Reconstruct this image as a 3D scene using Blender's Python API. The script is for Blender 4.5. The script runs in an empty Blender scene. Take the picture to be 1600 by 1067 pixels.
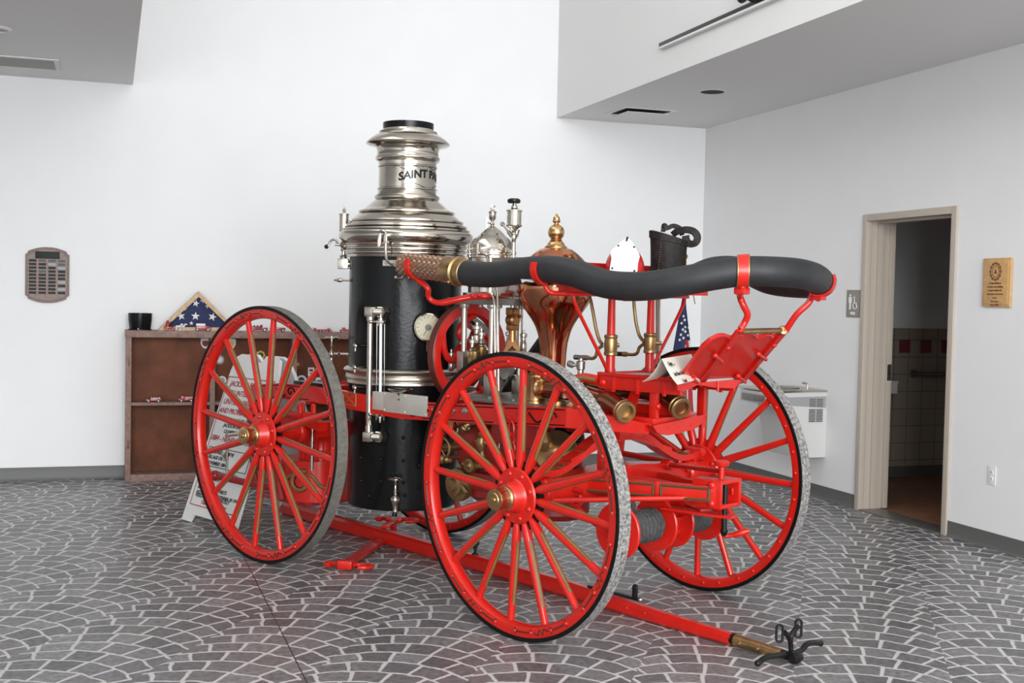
import bpy, bmesh, math, random
from mathutils import Vector as V3, Matrix
random.seed(7)
PI = math.pi
C = bpy.context.scene.collection
SC = bpy.context.scene
def R(d): return math.radians(d)

# ------------------------------------------------------------------ camera
FPX, YAW, PIT, ROL, CAMZ = 1860.5464, .3267, -.0367, .0209, 1.5149
CAM = V3((0, 0, CAMZ))
_cy, _sy, _cp, _sp = math.cos(YAW), math.sin(YAW), math.cos(PIT), math.sin(PIT)
FW = V3((_sy*_cp, _cy*_cp, _sp)); _r = V3((_cy, -_sy, 0)); _u = _r.cross(FW)
RT = _r*math.cos(ROL) + _u*math.sin(ROL); UP = _u*math.cos(ROL) - _r*math.sin(ROL)
cd = bpy.data.cameras.new('camera'); cd.lens = FPX/1600*36; cd.sensor_width = 36; cd.sensor_fit = 'HORIZONTAL'
cd.clip_start = .05; cd.clip_end = 100
cam = bpy.data.objects.new('camera', cd); C.objects.link(cam)
m3 = Matrix((RT, UP, -FW)).transposed()
cam.matrix_world = Matrix.Translation(CAM) @ m3.to_4x4()
SC.camera = cam

# the carriage frame: x forward, y to its left, z up, origin on the floor under the front axle
A0 = -1.0992
MV = Matrix.Translation((2.3433, 5.274, 0)) @ Matrix.Rotation(A0, 4, 'Z')
MVI = MV.inverted()
CAMV = MVI @ CAM
def ray(px, py): return FW + RT*((px-800)/FPX) - UP*((py-533.5)/FPX)
def wat(px, py, ax, v):                 # a point of the room on the plane ax = v
    d = ray(px, py); i = 'xyz'.index(ax); t = (v-CAM[i])/d[i]; return CAM + d*t
def at(px, py, ax, v):                  # a point of the carriage frame on the plane ax = v
    d = MVI.to_3x3() @ ray(px, py); i = 'xyz'.index(ax); t = (v-CAMV[i])/d[i]; return CAMV + d*t
def at_plane(px, py, o, n):
    d = MVI.to_3x3() @ ray(px, py); t = (o-CAMV).dot(n)/d.dot(n); return CAMV + d*t
def at_cyl(px, py, cx, cy, r):
    d = MVI.to_3x3() @ ray(px, py); ox, oy = CAMV.x-cx, CAMV.y-cy
    a = d.x**2+d.y**2; b = 2*(ox*d.x+oy*d.y); c = ox*ox+oy*oy-r*r
    q = b*b-4*a*c; t = (-b-math.sqrt(max(q, 0)))/(2*a); return CAMV + d*t

# ------------------------------------------------------------------ materials
def mat(name, col, rough=.5, metal=0, coat=0, noise=0, nscale=20, bump=0, bscale=60, spec=.5, trans=0):
    m = bpy.data.materials.new(name); m.use_nodes = True
    nt = m.node_tree; b = nt.nodes['Principled BSDF']
    b.inputs['Base Color'].default_value = (*col, 1); b.inputs['Roughness'].default_value = rough
    b.inputs['Metallic'].default_value = metal; b.inputs['Coat Weight'].default_value = coat
    b.inputs['Coat Roughness'].default_value = .08; b.inputs['Specular IOR Level'].default_value = spec
    b.inputs['Transmission Weight'].default_value = trans
    tc = nt.nodes.new('ShaderNodeTexCoord')
    if noise:
        n = nt.nodes.new('ShaderNodeTexNoise'); n.inputs['Scale'].default_value = nscale; n.inputs['Detail'].default_value = 6
        nt.links.new(tc.outputs['Object'], n.inputs['Vector'])
        r = nt.nodes.new('ShaderNodeMapRange'); r.inputs[1].default_value = .3; r.inputs[2].default_value = .7
        r.inputs[3].default_value = 1-noise; r.inputs[4].default_value = 1+noise
        nt.links.new(n.outputs['Fac'], r.inputs[0])
        x = nt.nodes.new('ShaderNodeVectorMath'); x.operation = 'SCALE'; x.inputs[0].default_value = col
        nt.links.new(r.outputs[0], x.inputs['Scale']); nt.links.new(x.outputs[0], b.inputs['Base Color'])
    if bump:
        n = nt.nodes.new('ShaderNodeTexNoise'); n.inputs['Scale'].default_value = bscale; n.inputs['Detail'].default_value = 4
        nt.links.new(tc.outputs['Object'], n.inputs['Vector'])
        bp = nt.nodes.new('ShaderNodeBump'); bp.inputs['Strength'].default_value = bump; bp.inputs['Distance'].default_value = .01
        nt.links.new(n.outputs['Fac'], bp.inputs['Height']); nt.links.new(bp.outputs[0], b.inputs['Normal'])
    return m
RED = mat('red_paint', (.54, .012, .006), .30, coat=.22, spec=.38, noise=.07, nscale=9)
REDD = mat('dark_red_paint', (.30, .014, .010), .4, coat=.2, noise=.1)
NICK = mat('nickel', (.52, .48, .42), .14, 1, noise=.05, nscale=7, bump=.03, bscale=9)
SATIN = mat('satin_nickel', (.66, .64, .58), .5, .6, noise=.06, nscale=12)
NICKR = mat('dull_nickel', (.52, .49, .43), .3, 1, noise=.08, nscale=12)
STEEL = mat('grey_steel', (.26, .25, .23), .42, .8, noise=.15, nscale=25)
BLACK = mat('black_enamel', (.005, .0055, .006), .22, bump=.10, bscale=55, spec=.22)
IRON = mat('black_iron', (.007, .007, .0075), .34, spec=.3)
COPPERD = mat('aged_copper', (.36, .14, .075), .24, 1, noise=.2, nscale=9)
COPPER = mat('copper', (.58, .225, .12), .13, 1, noise=.12, nscale=6)
BRONZE = mat('bronze_rod', (.36, .17, .07), .32, .8, noise=.15)
BRASS = mat('brass', (.58, .36, .17), .25, 1, noise=.12, nscale=18)
OLDBR = mat('aged_brass', (.36, .235, .105), .36, .9, noise=.2, nscale=22)
RUBBER = mat('black_rubber', (.015, .0155, .017), .56, noise=.25, nscale=14, bump=.05, bscale=120)
BLK = mat('black_paint', (.006, .006, .006), .5, spec=.15)
BRGOLD = mat('brown_gold_paint', (.085, .05, .018), .45)
GOLD = mat('gold_paint', (.20, .118, .038), .42, noise=.12)
TREAD = mat('worn_tyre', (.135, .128, .11), .7, noise=.28, nscale=45, bump=.1, bscale=90)
TREADW = mat('worn_speckled_tyre', (.235, .228, .215), .55, noise=.8, nscale=75, bump=.3, bscale=110)
ROPE = mat('grey_rope', (.05, .05, .05), .85, noise=.5, nscale=60)
WHITE = mat('white_plastic', (.74, .74, .72), .45)
WHITEP = mat('white_enamel', (.70, .69, .66), .35)
GREY = mat('grey_metal', (.40, .39, .375), .5)
PAPER = mat('cream_paper', (.72, .70, .62), .8)
WOODC = mat('reddish_wood', (.24, .145, .115), .6, noise=.25, nscale=30)
HBOARD = mat('brown_board', (.135, .042, .017), .55, spec=.2, noise=.28, nscale=7)
OAK = mat('oak', (.52, .36, .19), .5, noise=.18, nscale=24)
OAKD = mat('dark_wood', (.09, .035, .018), .4, noise=.3, nscale=30)
OAKP = mat('honey_wood', (.56, .33, .13), .5, noise=.12, nscale=30)
BURN = mat('burnt_wood', (.15, .06, .02), .7)
NAVY = mat('navy_cloth', (.025, .032, .095), .85, noise=.2)
WCLOTH = mat('white_cloth', (.76, .74, .72), .85)
RCLOTH = mat('red_cloth', (.42, .03, .045), .85)
LEATH = mat('black_leather', (.012, .0095, .0085), .6, noise=.7, nscale=30, bump=.4, bscale=35, spec=.25)
WALLM = mat('white_wall_paint', (.80, .80, .80), .6, noise=.012, nscale=3)
CEILM = mat('ceiling_paint', (.74, .735, .725), .7)
BASEM = mat('grey_vinyl', (.105, .105, .10), .5)
TRIMM = mat('beige_frame_paint', (.46, .40, .335), .45)
GLASS = mat('clear_glass', (.9, .95, .95), .03, trans=1)
GLASSD = mat('gauge_paper', (.46, .43, .30), .5)
BLKTXT = mat('black_print', (.02, .02, .02), .6)
REDTXT = mat('red_print', (.42, .03, .035), .6)
WHTTXT = mat('white_print', (.85, .85, .85), .6)
YELP = mat('yellow_thread', (.62, .46, .05), .7)
BLUEP = mat('blue_thread', (.06, .08, .25), .7)
TAUPE = mat('taupe_sign', (.27, .245, .22), .5)
DARKHOLE = mat('dark_recess', (.01, .01, .01), .8)

# ------------------------------------------------------------------ mesh builder
def frame(ax):
    ax = V3(ax).normalized(); t = V3((0, 0, 1)) if abs(ax.z) < .9 else V3((1, 0, 0))
    e1 = t.cross(ax).normalized(); return e1, ax.cross(e1), ax
def spline(pts, n=8, closed=False):
    P = [V3(p) for p in pts]; out = []; N = len(P)
    for i in range(N if closed else N-1):
        p1, p2 = P[i], P[(i+1) % N]
        p0 = P[i-1] if (closed or i > 0) else p1*2-p2
        p3 = P[(i+2) % N] if (closed or i+2 < N) else p2*2-p1
        for k in range(n):
            t = k/n
            out.append(.5*((2*p1)+(p2-p0)*t+(2*p0-5*p1+4*p2-p3)*t*t+(3*p1-p0-3*p2+p3)*t**3))
    if not closed: out.append(P[-1])
    return out
class MB:
    def __init__(s): s.bm = bmesh.new(); s.mi = 0
    def m(s, i): s.mi = i; return s
    def _f(s, vs):
        try: f = s.bm.faces.new(vs); f.material_index = s.mi; return f
        except ValueError: return None
    def poly(s, pts): s._f([s.bm.verts.new(p) for p in pts]); return s
    def box(s, c, sz, ex=(1, 0, 0), ey=(0, 1, 0), ez=(0, 0, 1), bev=0):
        c = V3(c); ex, ey, ez = V3(ex), V3(ey), V3(ez); a, b, h = [q/2 for q in sz]
        vs = [s.bm.verts.new(c+ex*(x*a)+ey*(y*b)+ez*(z*h)) for x in (-1, 1) for y in (-1, 1) for z in (-1, 1)]
        fs = [s._f([vs[i] for i in q]) for q in ((0, 1, 3, 2), (4, 6, 7, 5), (0, 4, 5, 1), (2, 3, 7, 6), (0, 2, 6, 4), (1, 5, 7, 3))]
        if bev:
            es = {e for f in fs for e in f.edges}
            r = bmesh.ops.bevel(s.bm, geom=list(es), offset=bev, segments=2, affect='EDGES', profile=.6)
            for f in r['faces']: f.material_index = s.mi
        return s
    def bb(s, x0, x1, y0, y1, z0, z1, bev=0):
        return s.box(((x0+x1)/2, (y0+y1)/2, (z0+z1)/2), (abs(x1-x0), abs(y1-y0), abs(z1-z0)), bev=bev)
    def beam(s, p0, p1, w, h, up=(0, 0, 1), bev=.004):
        p0, p1 = V3(p0), V3(p1); d = p1-p0; L = d.length; d.normalize()
        e = V3(up).cross(d).normalized(); u = d.cross(e)
        return s.box((p0+p1)/2, (L, w, h), d, e, u, bev)
    def loft(s, rings, closed=False, caps=True):
        R_ = [[s.bm.verts.new(p) for p in r] for r in rings]; n = len(R_[0])
        for i in range(len(R_) if closed else len(R_)-1):
            a, b = R_[i], R_[(i+1) % len(R_)]
            for k in range(n): s._f((a[k], a[(k+1) % n], b[(k+1) % n], b[k]))
        if caps and not closed: s._f(R_[0][::-1]); s._f(R_[-1])
        return s
    def tube(s, pts, r, seg=12, closed=False, caps=True, flat=1, ref=None):
        P = [V3(p) for p in pts]; n = len(P); rr = r if isinstance(r, (list, tuple)) else [r]*n
        T = []
        for i in range(n):
            a = P[(i-1) % n] if (closed or i > 0) else P[i]; b = P[(i+1) % n] if (closed or i < n-1) else P[i]
            T.append((b-a).normalized())
        e = V3(ref) if ref else frame(T[0])[0]; rings = []
        for i in range(n):
            e = (e-T[i]*e.dot(T[i])).normalized(); g = T[i].cross(e)
            rings.append([P[i]+e*(rr[i]*math.cos(2*PI*k/seg))+g*(rr[i]*flat*math.sin(2*PI*k/seg)) for k in range(seg)])
        return s.loft(rings, closed, caps)
    def cyl(s, p0, p1, r0, r1=None, seg=20):
        return s.tube([p0, p1], [r0, r0 if r1 is None else r1], seg)
    def strap(s, pts, w, t, wdir):
        P = [V3(p) for p in pts]; n = len(P); rings = []
        for i in range(n):
            T = (P[min(i+1, n-1)]-P[max(i-1, 0)]).normalized(); wd = V3(wdir); wd = (wd-T*wd.dot(T)).normalized(); g = T.cross(wd)
            rings.append([P[i]+wd*(a*w/2)+g*(b*t/2) for a, b in ((-1, -1), (1, -1), (1, 1), (-1, 1))])
        return s.loft(rings)
    def lathe(s, prof, o=(0, 0, 0), ax=(0, 0, 1), seg=48, closed=False, mis=None):
        o = V3(o); e1, e2, a = frame(ax); rings = []
        for r, h in prof:
            if r < 1e-5: rings.append([s.bm.verts.new(o+a*h)])
            else: rings.append([s.bm.verts.new(o+a*h+e1*(r*math.cos(2*PI*k/seg))+e2*(r*math.sin(2*PI*k/seg))) for k in range(seg)])
        N = len(rings)
        for i in range(N if closed else N-1):
            A, B = rings[i], rings[(i+1) % N]
            if mis: s.mi = mis[i]
            for k in range(seg):
                k2 = (k+1) % seg
                if len(A) == 1 and len(B) == 1: continue
                if len(A) == 1: s._f((A[0], B[k2], B[k]))
                elif len(B) == 1: s._f((A[k], A[k2], B[0]))
                else: s._f((A[k], A[k2], B[k2], B[k]))
        if not closed:
            if len(rings[0]) > 1: s._f(rings[0][::-1])
            if len(rings[-1]) > 1: s._f(rings[-1])
        return s
    def ball(s, c, r, seg=14, n=8, sq=1, ax=(0, 0, 1)):
        return s.lathe([(r*math.sin(PI*i/n), -r*sq*math.cos(PI*i/n)) for i in range(n+1)], c, ax, seg)
    def dome(s, c, ax, r, h=None, seg=10):
        h = h or r; return s.lathe([(r, 0), (r*.9, h*.5), (r*.55, h*.88), (0, h)], c, ax, seg)
    def prism(s, pts, o, ex, ey, t):
        o, ex, ey = V3(o), V3(ex), V3(ey); n = ex.cross(ey).normalized()
        A = [s.bm.verts.new(o+ex*x+ey*y) for x, y in pts]; B = [s.bm.verts.new(o+ex*x+ey*y+n*t) for x, y in pts]
        s._f(A[::-1]); s._f(B); k = len(A)
        for i in range(k): s._f((A[i], A[(i+1) % k], B[(i+1) % k], B[i]))
        return s
    def slab(s, P, d):                   # a polygon given by points, thickened along d
        P = [V3(p) for p in P]; d = V3(d)
        A = [s.bm.verts.new(p) for p in P]; B = [s.bm.verts.new(p+d) for p in P]; s._f(A[::-1]); s._f(B); k = len(A)
        for i in range(k): s._f((A[i], A[(i+1) % k], B[(i+1) % k], B[i]))
        return s
    def text(s, txt, size, o, ex, ey, depth=.001, align='LEFT', bold=0, wrap=None, shear=0):
        cu = bpy.data.curves.new('t', 'FONT'); cu.body = txt; cu.size = size; cu.align_x = align; cu.extrude = depth/2; cu.offset = bold
        cu.resolution_u = 3; cu.shear = shear
        ob = bpy.data.objects.new('t', cu); C.objects.link(ob)
        me = bpy.data.meshes.new_from_object(ob.evaluated_get(bpy.context.evaluated_depsgraph_get()))
        bpy.data.objects.remove(ob); bpy.data.curves.remove(cu)
        if not wrap: o, ex, ey = V3(o), V3(ex), V3(ey); ez = ex.cross(ey).normalized()
        vs = []
        for v in me.vertices:
            if wrap: vs.append(s.bm.verts.new(wrap(v.co)))
            else: vs.append(s.bm.verts.new(o+ex*v.co.x+ey*v.co.y+ez*(v.co.z+depth/2)))
        for p in me.polygons: s._f([vs[i] for i in p.vertices])
        bpy.data.meshes.remove(me); return s
BASE = {}
def obj(name, mb, mats, parent=None, smooth=38, base=None):
    me = bpy.data.meshes.new(name); bmesh.ops.recalc_face_normals(mb.bm, faces=mb.bm.faces[:])
    b = base if base is not None else (BASE.get(parent.name, V3()) if parent else V3())
    if b.length: bmesh.ops.translate(mb.bm, verts=mb.bm.verts[:], vec=-b)
    mb.bm.to_mesh(me); mb.bm.free()
    for mt in (mats if isinstance(mats, (list, tuple)) else [mats]): me.materials.append(mt)
    me.polygons.foreach_set('use_smooth', [True]*len(me.polygons)); me.set_sharp_from_angle(angle=R(smooth)); me.update()
    o = bpy.data.objects.new(name, me); C.objects.link(o)
    if parent: o.parent = parent; BASE[o.name] = b
    return o
def tag(o, label, cat, group=None):
    o['label'] = label; o['category'] = cat
    if group: o['group'] = group
    return o
def thing(name, label, cat, base=(0, 0, 0), veh=False, group=None):
    o = bpy.data.objects.new(name, None); o.empty_display_size = .05; C.objects.link(o)
    o.matrix_world = (MV if veh else Matrix()) @ Matrix.Translation(base); BASE[o.name] = V3(base)
    return tag(o, label, cat, group)
def solo(name, mb, mats, label, cat, base, veh=False, group=None, smooth=38):
    o = obj(name, mb, mats, None, smooth, V3(base))
    o.matrix_world = (MV if veh else Matrix()) @ Matrix.Translation(base); BASE[o.name] = V3(base)
    return tag(o, label, cat, group)
def struct(name, mb, mats, label=None, smooth=30):
    o = obj(name, mb, mats, None, smooth); o['kind'] = 'structure'
    if label: o['label'] = label
    return o
# ------------------------------------------------------------------ the room
DB, XR, ZR, ZL, XS, XL, YF = 10.046, 5.274, 3.133, 3.149, 3.783, .166, -7.0
def floor_material():
    m = bpy.data.materials.new('stamped_stone'); m.use_nodes = True; nt = m.node_tree; L = nt.links
    b = nt.nodes['Principled BSDF']; geo = nt.nodes.new('ShaderNodeNewGeometry')
    sep = nt.nodes.new('ShaderNodeSeparateXYZ'); L.new(geo.outputs['Position'], sep.inputs[0])
    def M(op, a, b_=None, c=None):
        n = nt.nodes.new('ShaderNodeMath'); n.operation = op
        for i, v in enumerate((a, b_, c)):
            if v is None: continue
            if isinstance(v, (int, float)): n.inputs[i].default_value = v
            else: L.new(v, n.inputs[i])
        return n.outputs[0]
    def noise(scale, detail=4, dim=None):
        n = nt.nodes.new('ShaderNodeTexNoise'); n.inputs['Scale'].default_value = scale; n.inputs['Detail'].default_value = detail
        L.new(geo.outputs['Position'], n.inputs['Vector']); return n.outputs['Fac']
    W, Rr, h, jw = .62, .43, .136, .122
    wob = M('MULTIPLY', M('SUBTRACT', noise(9, 2), .5), .035)
    x, y = M('ADD', sep.outputs[0], wob), M('ADD', sep.outputs[1], wob)
    u = M('SUBTRACT', M('MULTIPLY', x, .832), M('MULTIPLY', y, .555))
    v = M('ADD', M('MULTIPLY', x, .555), M('MULTIPLY', y, .832))
    uu = M('ADD', u, W/2-.204); cell = M('FLOOR', M('DIVIDE', uu, W))
    ul = M('SUBTRACT', M('SUBTRACT', uu, M('MULTIPLY', cell, W)), W/2)
    v2 = M('ADD', v, M('MULTIPLY', cell, .071))
    arc = M('SQRT', M('SUBTRACT', Rr*Rr, M('MULTIPLY', ul, ul)))
    q = M('DIVIDE', M('SUBTRACT', v2, arc), h); row = M('FLOOR', q); fr = M('SUBTRACT', q, row)
    vc = M('SUBTRACT', v2, M('MULTIPLY', row, h)); ang = M('ARCTAN2', ul, vc)
    s = M('ADD', M('MULTIPLY', ang, Rr/jw), M('MULTIPLY', M('FRACT', M('MULTIPLY', M('SINE', M('ADD', M('MULTIPLY', row, 12.9), M('MULTIPLY', cell, 7.3))), 437.5)), 1.0))
    si = M('FLOOR', s); fj = M('SUBTRACT', s, si)
    dr = M('MULTIPLY', M('MULTIPLY', M('MINIMUM', fr, M('SUBTRACT', 1.0, fr)), h), M('COSINE', ang))
    ds = M('MULTIPLY', M('MINIMUM', fj, M('SUBTRACT', 1.0, fj)), jw)
    d = M('ADD', M('MINIMUM', dr, ds), M('MULTIPLY', M('SUBTRACT', noise(60, 3), .5), .006))
    g = nt.nodes.new('ShaderNodeMapRange'); g.interpolation_type = 'SMOOTHSTEP'
    g.inputs[1].default_value = .0045; g.inputs[2].default_value = .0095; L.new(d, g.inputs[0])
    cmb = nt.nodes.new('ShaderNodeCombineXYZ'); L.new(row, cmb.inputs[0]); L.new(si, cmb.inputs[1]); L.new(cell, cmb.inputs[2])
    wn = nt.nodes.new('ShaderNodeTexWhiteNoise'); L.new(cmb.outputs[0], wn.inputs['Vector'])
    cr = nt.nodes.new('ShaderNodeValToRGB'); e = cr.color_ramp.elements
    e[0].color = (.105, .103, .107, 1); e[1].color = (.215, .211, .214, 1)
    k = cr.color_ramp.elements.new(.45); k.color = (.160, .156, .160, 1)
    k = cr.color_ramp.elements.new(.62); k.color = (.155, .145, .146, 1)
    L.new(wn.outputs['Value'], cr.inputs[0])
    n2 = noise(38, 8); mr = nt.nodes.new('ShaderNodeMapRange'); mr.inputs[1].default_value = .3; mr.inputs[2].default_value = .7
    mr.inputs[3].default_value = .62; mr.inputs[4].default_value = 1.45; L.new(n2, mr.inputs[0])
    sc = nt.nodes.new('ShaderNodeVectorMath'); sc.operation = 'SCALE'; L.new(cr.outputs[0], sc.inputs[0]); L.new(mr.outputs[0], sc.inputs['Scale'])
    mx = nt.nodes.new('ShaderNodeMix'); mx.data_type = 'RGBA'; L.new(g.outputs[0], mx.inputs['Factor'])
    mx.inputs[6].default_value = (.60, .59, .575, 1); L.new(sc.outputs[0], mx.inputs[7])
    cut = M('LESS_THAN', M('ABSOLUTE', M('SUBTRACT', sep.outputs[0], .742)), .0028)
    mx2 = nt.nodes.new('ShaderNodeMix'); mx2.data_type = 'RGBA'; L.new(cut, mx2.inputs['Factor'])
    L.new(mx.outputs[2], mx2.inputs[6]); mx2.inputs[7].default_value = (.02, .02, .02, 1)
    L.new(mx2.outputs[2], b.inputs['Base Color'])
    rr = M('ADD', .28, M('MULTIPLY', noise(22, 4), .22)); L.new(rr, b.inputs['Roughness'])
    hh = M('ADD', M('MULTIPLY', g.outputs[0], .6), M('MULTIPLY', n2, .5))
    bp = nt.nodes.new('ShaderNodeBump'); bp.inputs['Strength'].default_value = .32; bp.inputs['Distance'].default_value = .008
    L.new(hh, bp.inputs['Height']); L.new(bp.outputs[0], b.inputs['Normal'])
    return m
struct('floor', MB().bb(-8, XR+.02, YF-.2, DB, -.12, 0), floor_material(), 'grey stamped stone floor in a fan pattern')
struct('wall_back', MB().bb(-8.2, XR+.2, DB, DB+.2, -.12, 6.6), WALLM, 'white rear wall')
struct('wall_left', MB().bb(-8.2, -8, YF-.2, DB, -.12, 6.6), WALLM, 'white left wall')
Y1, Y2 = 7.515, 6.490                    # outer edges of the door frame
w = MB()
w.bb(XR, XR+.165, Y1-.03, DB, -.12, ZR+.02); w.bb(XR, XR+.165, YF-.2, Y2+.03, -.12, ZR+.02); w.bb(XR, XR+.165, Y2+.03, Y1-.03, 2.15, ZR+.02)
struct('wall_right', w, WALLM, 'white right wall with a doorway')
struct('ceiling', MB().bb(-8.2, XR+.2, YF-.2, DB+.2, 6.5, 6.7), CEILM, 'white upper ceiling')
struct('ceiling', MB().bb(XS, XR+.165, YF-.2, DB, ZR, 6.5), CEILM, 'lowered white ceiling on the right')
struct('ceiling', MB().bb(-8, XL, 1.5, DB, ZL, 6.5), CEILM, 'lowered white ceiling on the left')
# window wall behind the camera
w = MB(); w.bb(-8, -4.2, YF-.2, YF, -.12, 6.6); w.bb(XR-.25, XR+.165, YF-.2, YF, -.12, 6.6); w.bb(-4.2, XR-.25, YF-.2, YF, 5.9, 6.6); w.bb(-4.2, XR-.25, YF-.2, YF, -.12, .25)
struct('wall_front', w, WALLM, 'white front wall with tall windows')
for i in range(3):
    a, b = -4.2+i*(XR-.25+4.2)/3, -4.2+(i+1)*(XR-.25+4.2)/3
    w = MB()
    for (p, q, r_, s_) in ((a, a+.07, .25, 5.9), (b-.07, b, .25, 5.9), (a+.07, b-.07, .25, .32), (a+.07, b-.07, 5.83, 5.9), (a+.07, b-.07, 2.6, 2.68)): w.bb(p, q, YF-.14, YF-.04, r_, s_)
    struct('window_%d' % (i+1), w, STEEL, 'tall window in the front wall')
# baseboards with a small cove foot
def baseb(name, p0, p1, inn):
    p0, p1, inn = V3(p0), V3(p1), V3(inn)
    prof = ((0, 0), (.014, 0), (.009, .012), (.006, .02), (.005, .1), (0, .102))
    struct(name, MB().loft([[p+inn*a+V3((0, 0, z)) for a, z in prof] for p in (p0, p1)]), BASEM, 'grey vinyl baseboard')
baseb('baseboard_back', (-8, DB, 0), (XR, DB, 0), (0, -1, 0))
baseb('baseboard_right', (XR, DB, 0), (XR, Y1, 0), (-1, 0, 0))
baseb('baseboard_right', (XR, Y2, 0), (XR, YF, 0), (-1, 0, 0))
# door frame
d = MB(); t = .018
for (a, b) in ((Y1-.05, Y1), (Y2, Y2+.05)): d.bb(XR-t, XR+.03, a, b, 0, 2.18, .003)
d.bb(XR-t, XR+.03, Y2+.05, Y1-.05, 2.13, 2.18, .003)
for (a, b) in ((Y1-.05, Y1-.03), (Y2+.03, Y2+.05)): d.bb(XR+.03, XR+.18, a, b, 0, 2.15)
d.bb(XR+.03, XR+.18, Y2+.05, Y1-.05, 2.13, 2.15)
d.bb(XR+.075, XR+.12, Y1-.066, Y1-.05, 0, 2.13); d.bb(XR+.075, XR+.12, Y2+.05, Y2+.066, 0, 2.13); d.bb(XR+.075, XR+.12, Y2+.066, Y1-.066, 2.114, 2.13)
df = struct('door_1', d, TRIMM, 'beige metal door frame of the washroom')
BASE[df.name] = V3()
leaf = MB().bb(XR+.18, XR+.225, Y1-.07, Y1+.75, .01, 2.125, .003)
obj('door_leaf', leaf, TRIMM, df)
k = MB().bb(XR+.185, XR+.22, Y1-.0725, Y1-.07, .96, 1.08); k.m(1).bb(XR+.195, XR+.21, Y1-.074, Y1-.0725, 1.0, 1.04)
obj('strike_plate', k, [NICKR, DARKHOLE], df)
struct('trim_1', MB().bb(XR-.02, XR+.17, Y2+.06, Y1-.06, 0, .008, .003), STEEL, 'metal threshold strip in the doorway')
# washroom beyond
def tile_material():
    m = mat('washroom_tile', (.34, .28, .22), .3); nt = m.node_tree; b = nt.nodes['Principled BSDF']
    br = nt.nodes.new('ShaderNodeTexBrick'); br.offset = 0; br.inputs['Scale'].default_value = 1
    br.inputs['Brick Width'].default_value = .152; br.inputs['Row Height'].default_value = .152; br.inputs['Mortar Size'].default_value = .004
    br.inputs['Color1'].default_value = (.35, .29, .23, 1); br.inputs['Color2'].default_value = (.32, .265, .21, 1); br.inputs['Mortar'].default_value = (.16, .14, .12, 1)
    tc = nt.nodes.new('ShaderNodeTexCoord'); mp = nt.nodes.new('ShaderNodeMapping'); mp.inputs['Rotation'].default_value = (PI/2, 0, 0)
    nt.links.new(tc.outputs['Object'], mp.inputs[0]); nt.links.new(mp.outputs[0], br.inputs['Vector']); nt.links.new(br.outputs['Color'], b.inputs['Base Color'])
    return m
YB = 8.83; x0, x1, zt = XR+.165, 8.2, wat(1440, 513, 'y', YB).z
w = MB().bb(x0, x1, YB, YB+.1, zt, 2.7); w.m(1).bb(x0, x1, YB-.006, YB+.1, .1, zt); w.m(2).bb(x0, x1, YB-.008, YB+.1, 0, .1)
a = wat(1413, 541, 'y', YB); p2 = wat(1446, 541, 'y', YB); sw = wat(1454, 541, 'y', YB).x-wat(1437, 541, 'y', YB).x; w.m(3)
for i in range(-1, 5):
    cx = a.x+(p2.x-a.x)*i
    if cx-sw/2 > x0: w.bb(cx-sw/2, cx+sw/2, YB-.0075, YB-.005, a.z-sw/2, a.z+sw/2)
struct('wall_washroom', w, [WALLM, tile_material(), BASEM, mat('maroon_tile', (.20, .04, .04), .3)], 'washroom wall half covered in beige tile')
struct('wall_washroom', MB().bb(x1, x1+.1, 5.5, YB, 0, 2.7), WALLM); struct('wall_washroom', MB().bb(x0, x1, 5.4, 5.5, 0, 2.7), WALLM)
struct('ceiling', MB().bb(x0, x1, 5.4, YB+.1, 2.7, 2.8), CEILM)
struct('floor', MB().bb(x0-.145, x1, 5.4, YB, -.1, .004), mat('brown_quarry_tile', (.26, .12, .065), .45, noise=.3, nscale=12), 'brown washroom floor')
b0, b1 = wat(1432, 584, 'y', YB-.05), wat(1520, 584, 'y', YB-.05)
g = MB().tube(spline([(b0.x, YB-.006, b0.z), (b0.x, YB-.04, b0.z), (b0.x+.03, YB-.06, b0.z), (b1.x-.03, YB-.06, b0.z), (b1.x, YB-.04, b0.z), (b1.x, YB-.006, b0.z)], 5), .017)
g.cyl((b0.x, YB-.02, b0.z), (b0.x, YB-.006, b0.z), .04); g.cyl((b1.x, YB-.02, b0.z), (b1.x, YB-.006, b0.z), .04)
solo('grab_bar', g, STEEL, 'steel grab bar on the tiled washroom wall', 'grab bar', (b0.x, YB, b0.z))
s0, s1 = wat(1372, 606, 'y', YB-.25), wat(1410, 606, 'y', YB-.25)
hz = (wat(1390, 595, 'y', YB-.25).z, wat(1390, 615, 'y', YB-.25).z)
bas = thing('washbasin', 'white wall hung washbasin inside the washroom doorway', 'washbasin', (s0.x, YB, hz[1]))
pp = [(s0.x, -.006), (s1.x, -.006), (s1.x, -.16), (s1.x-.05, -.25), (s0.x, -.25)]
obj('bowl', MB().prism([(a, b+YB) for a, b in pp], (0, 0, hz[1]), (1, 0, 0), (0, 1, 0), hz[0]-hz[1]-.02), WHITE, bas)
obj('rim', MB().prism([(a+(.012 if a == s1.x else 0), b+YB-(.01 if b < -.2 else 0)) for a, b in pp], (0, 0, hz[0]-.02), (1, 0, 0), (0, 1, 0), .02), WHITE, bas)

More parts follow.
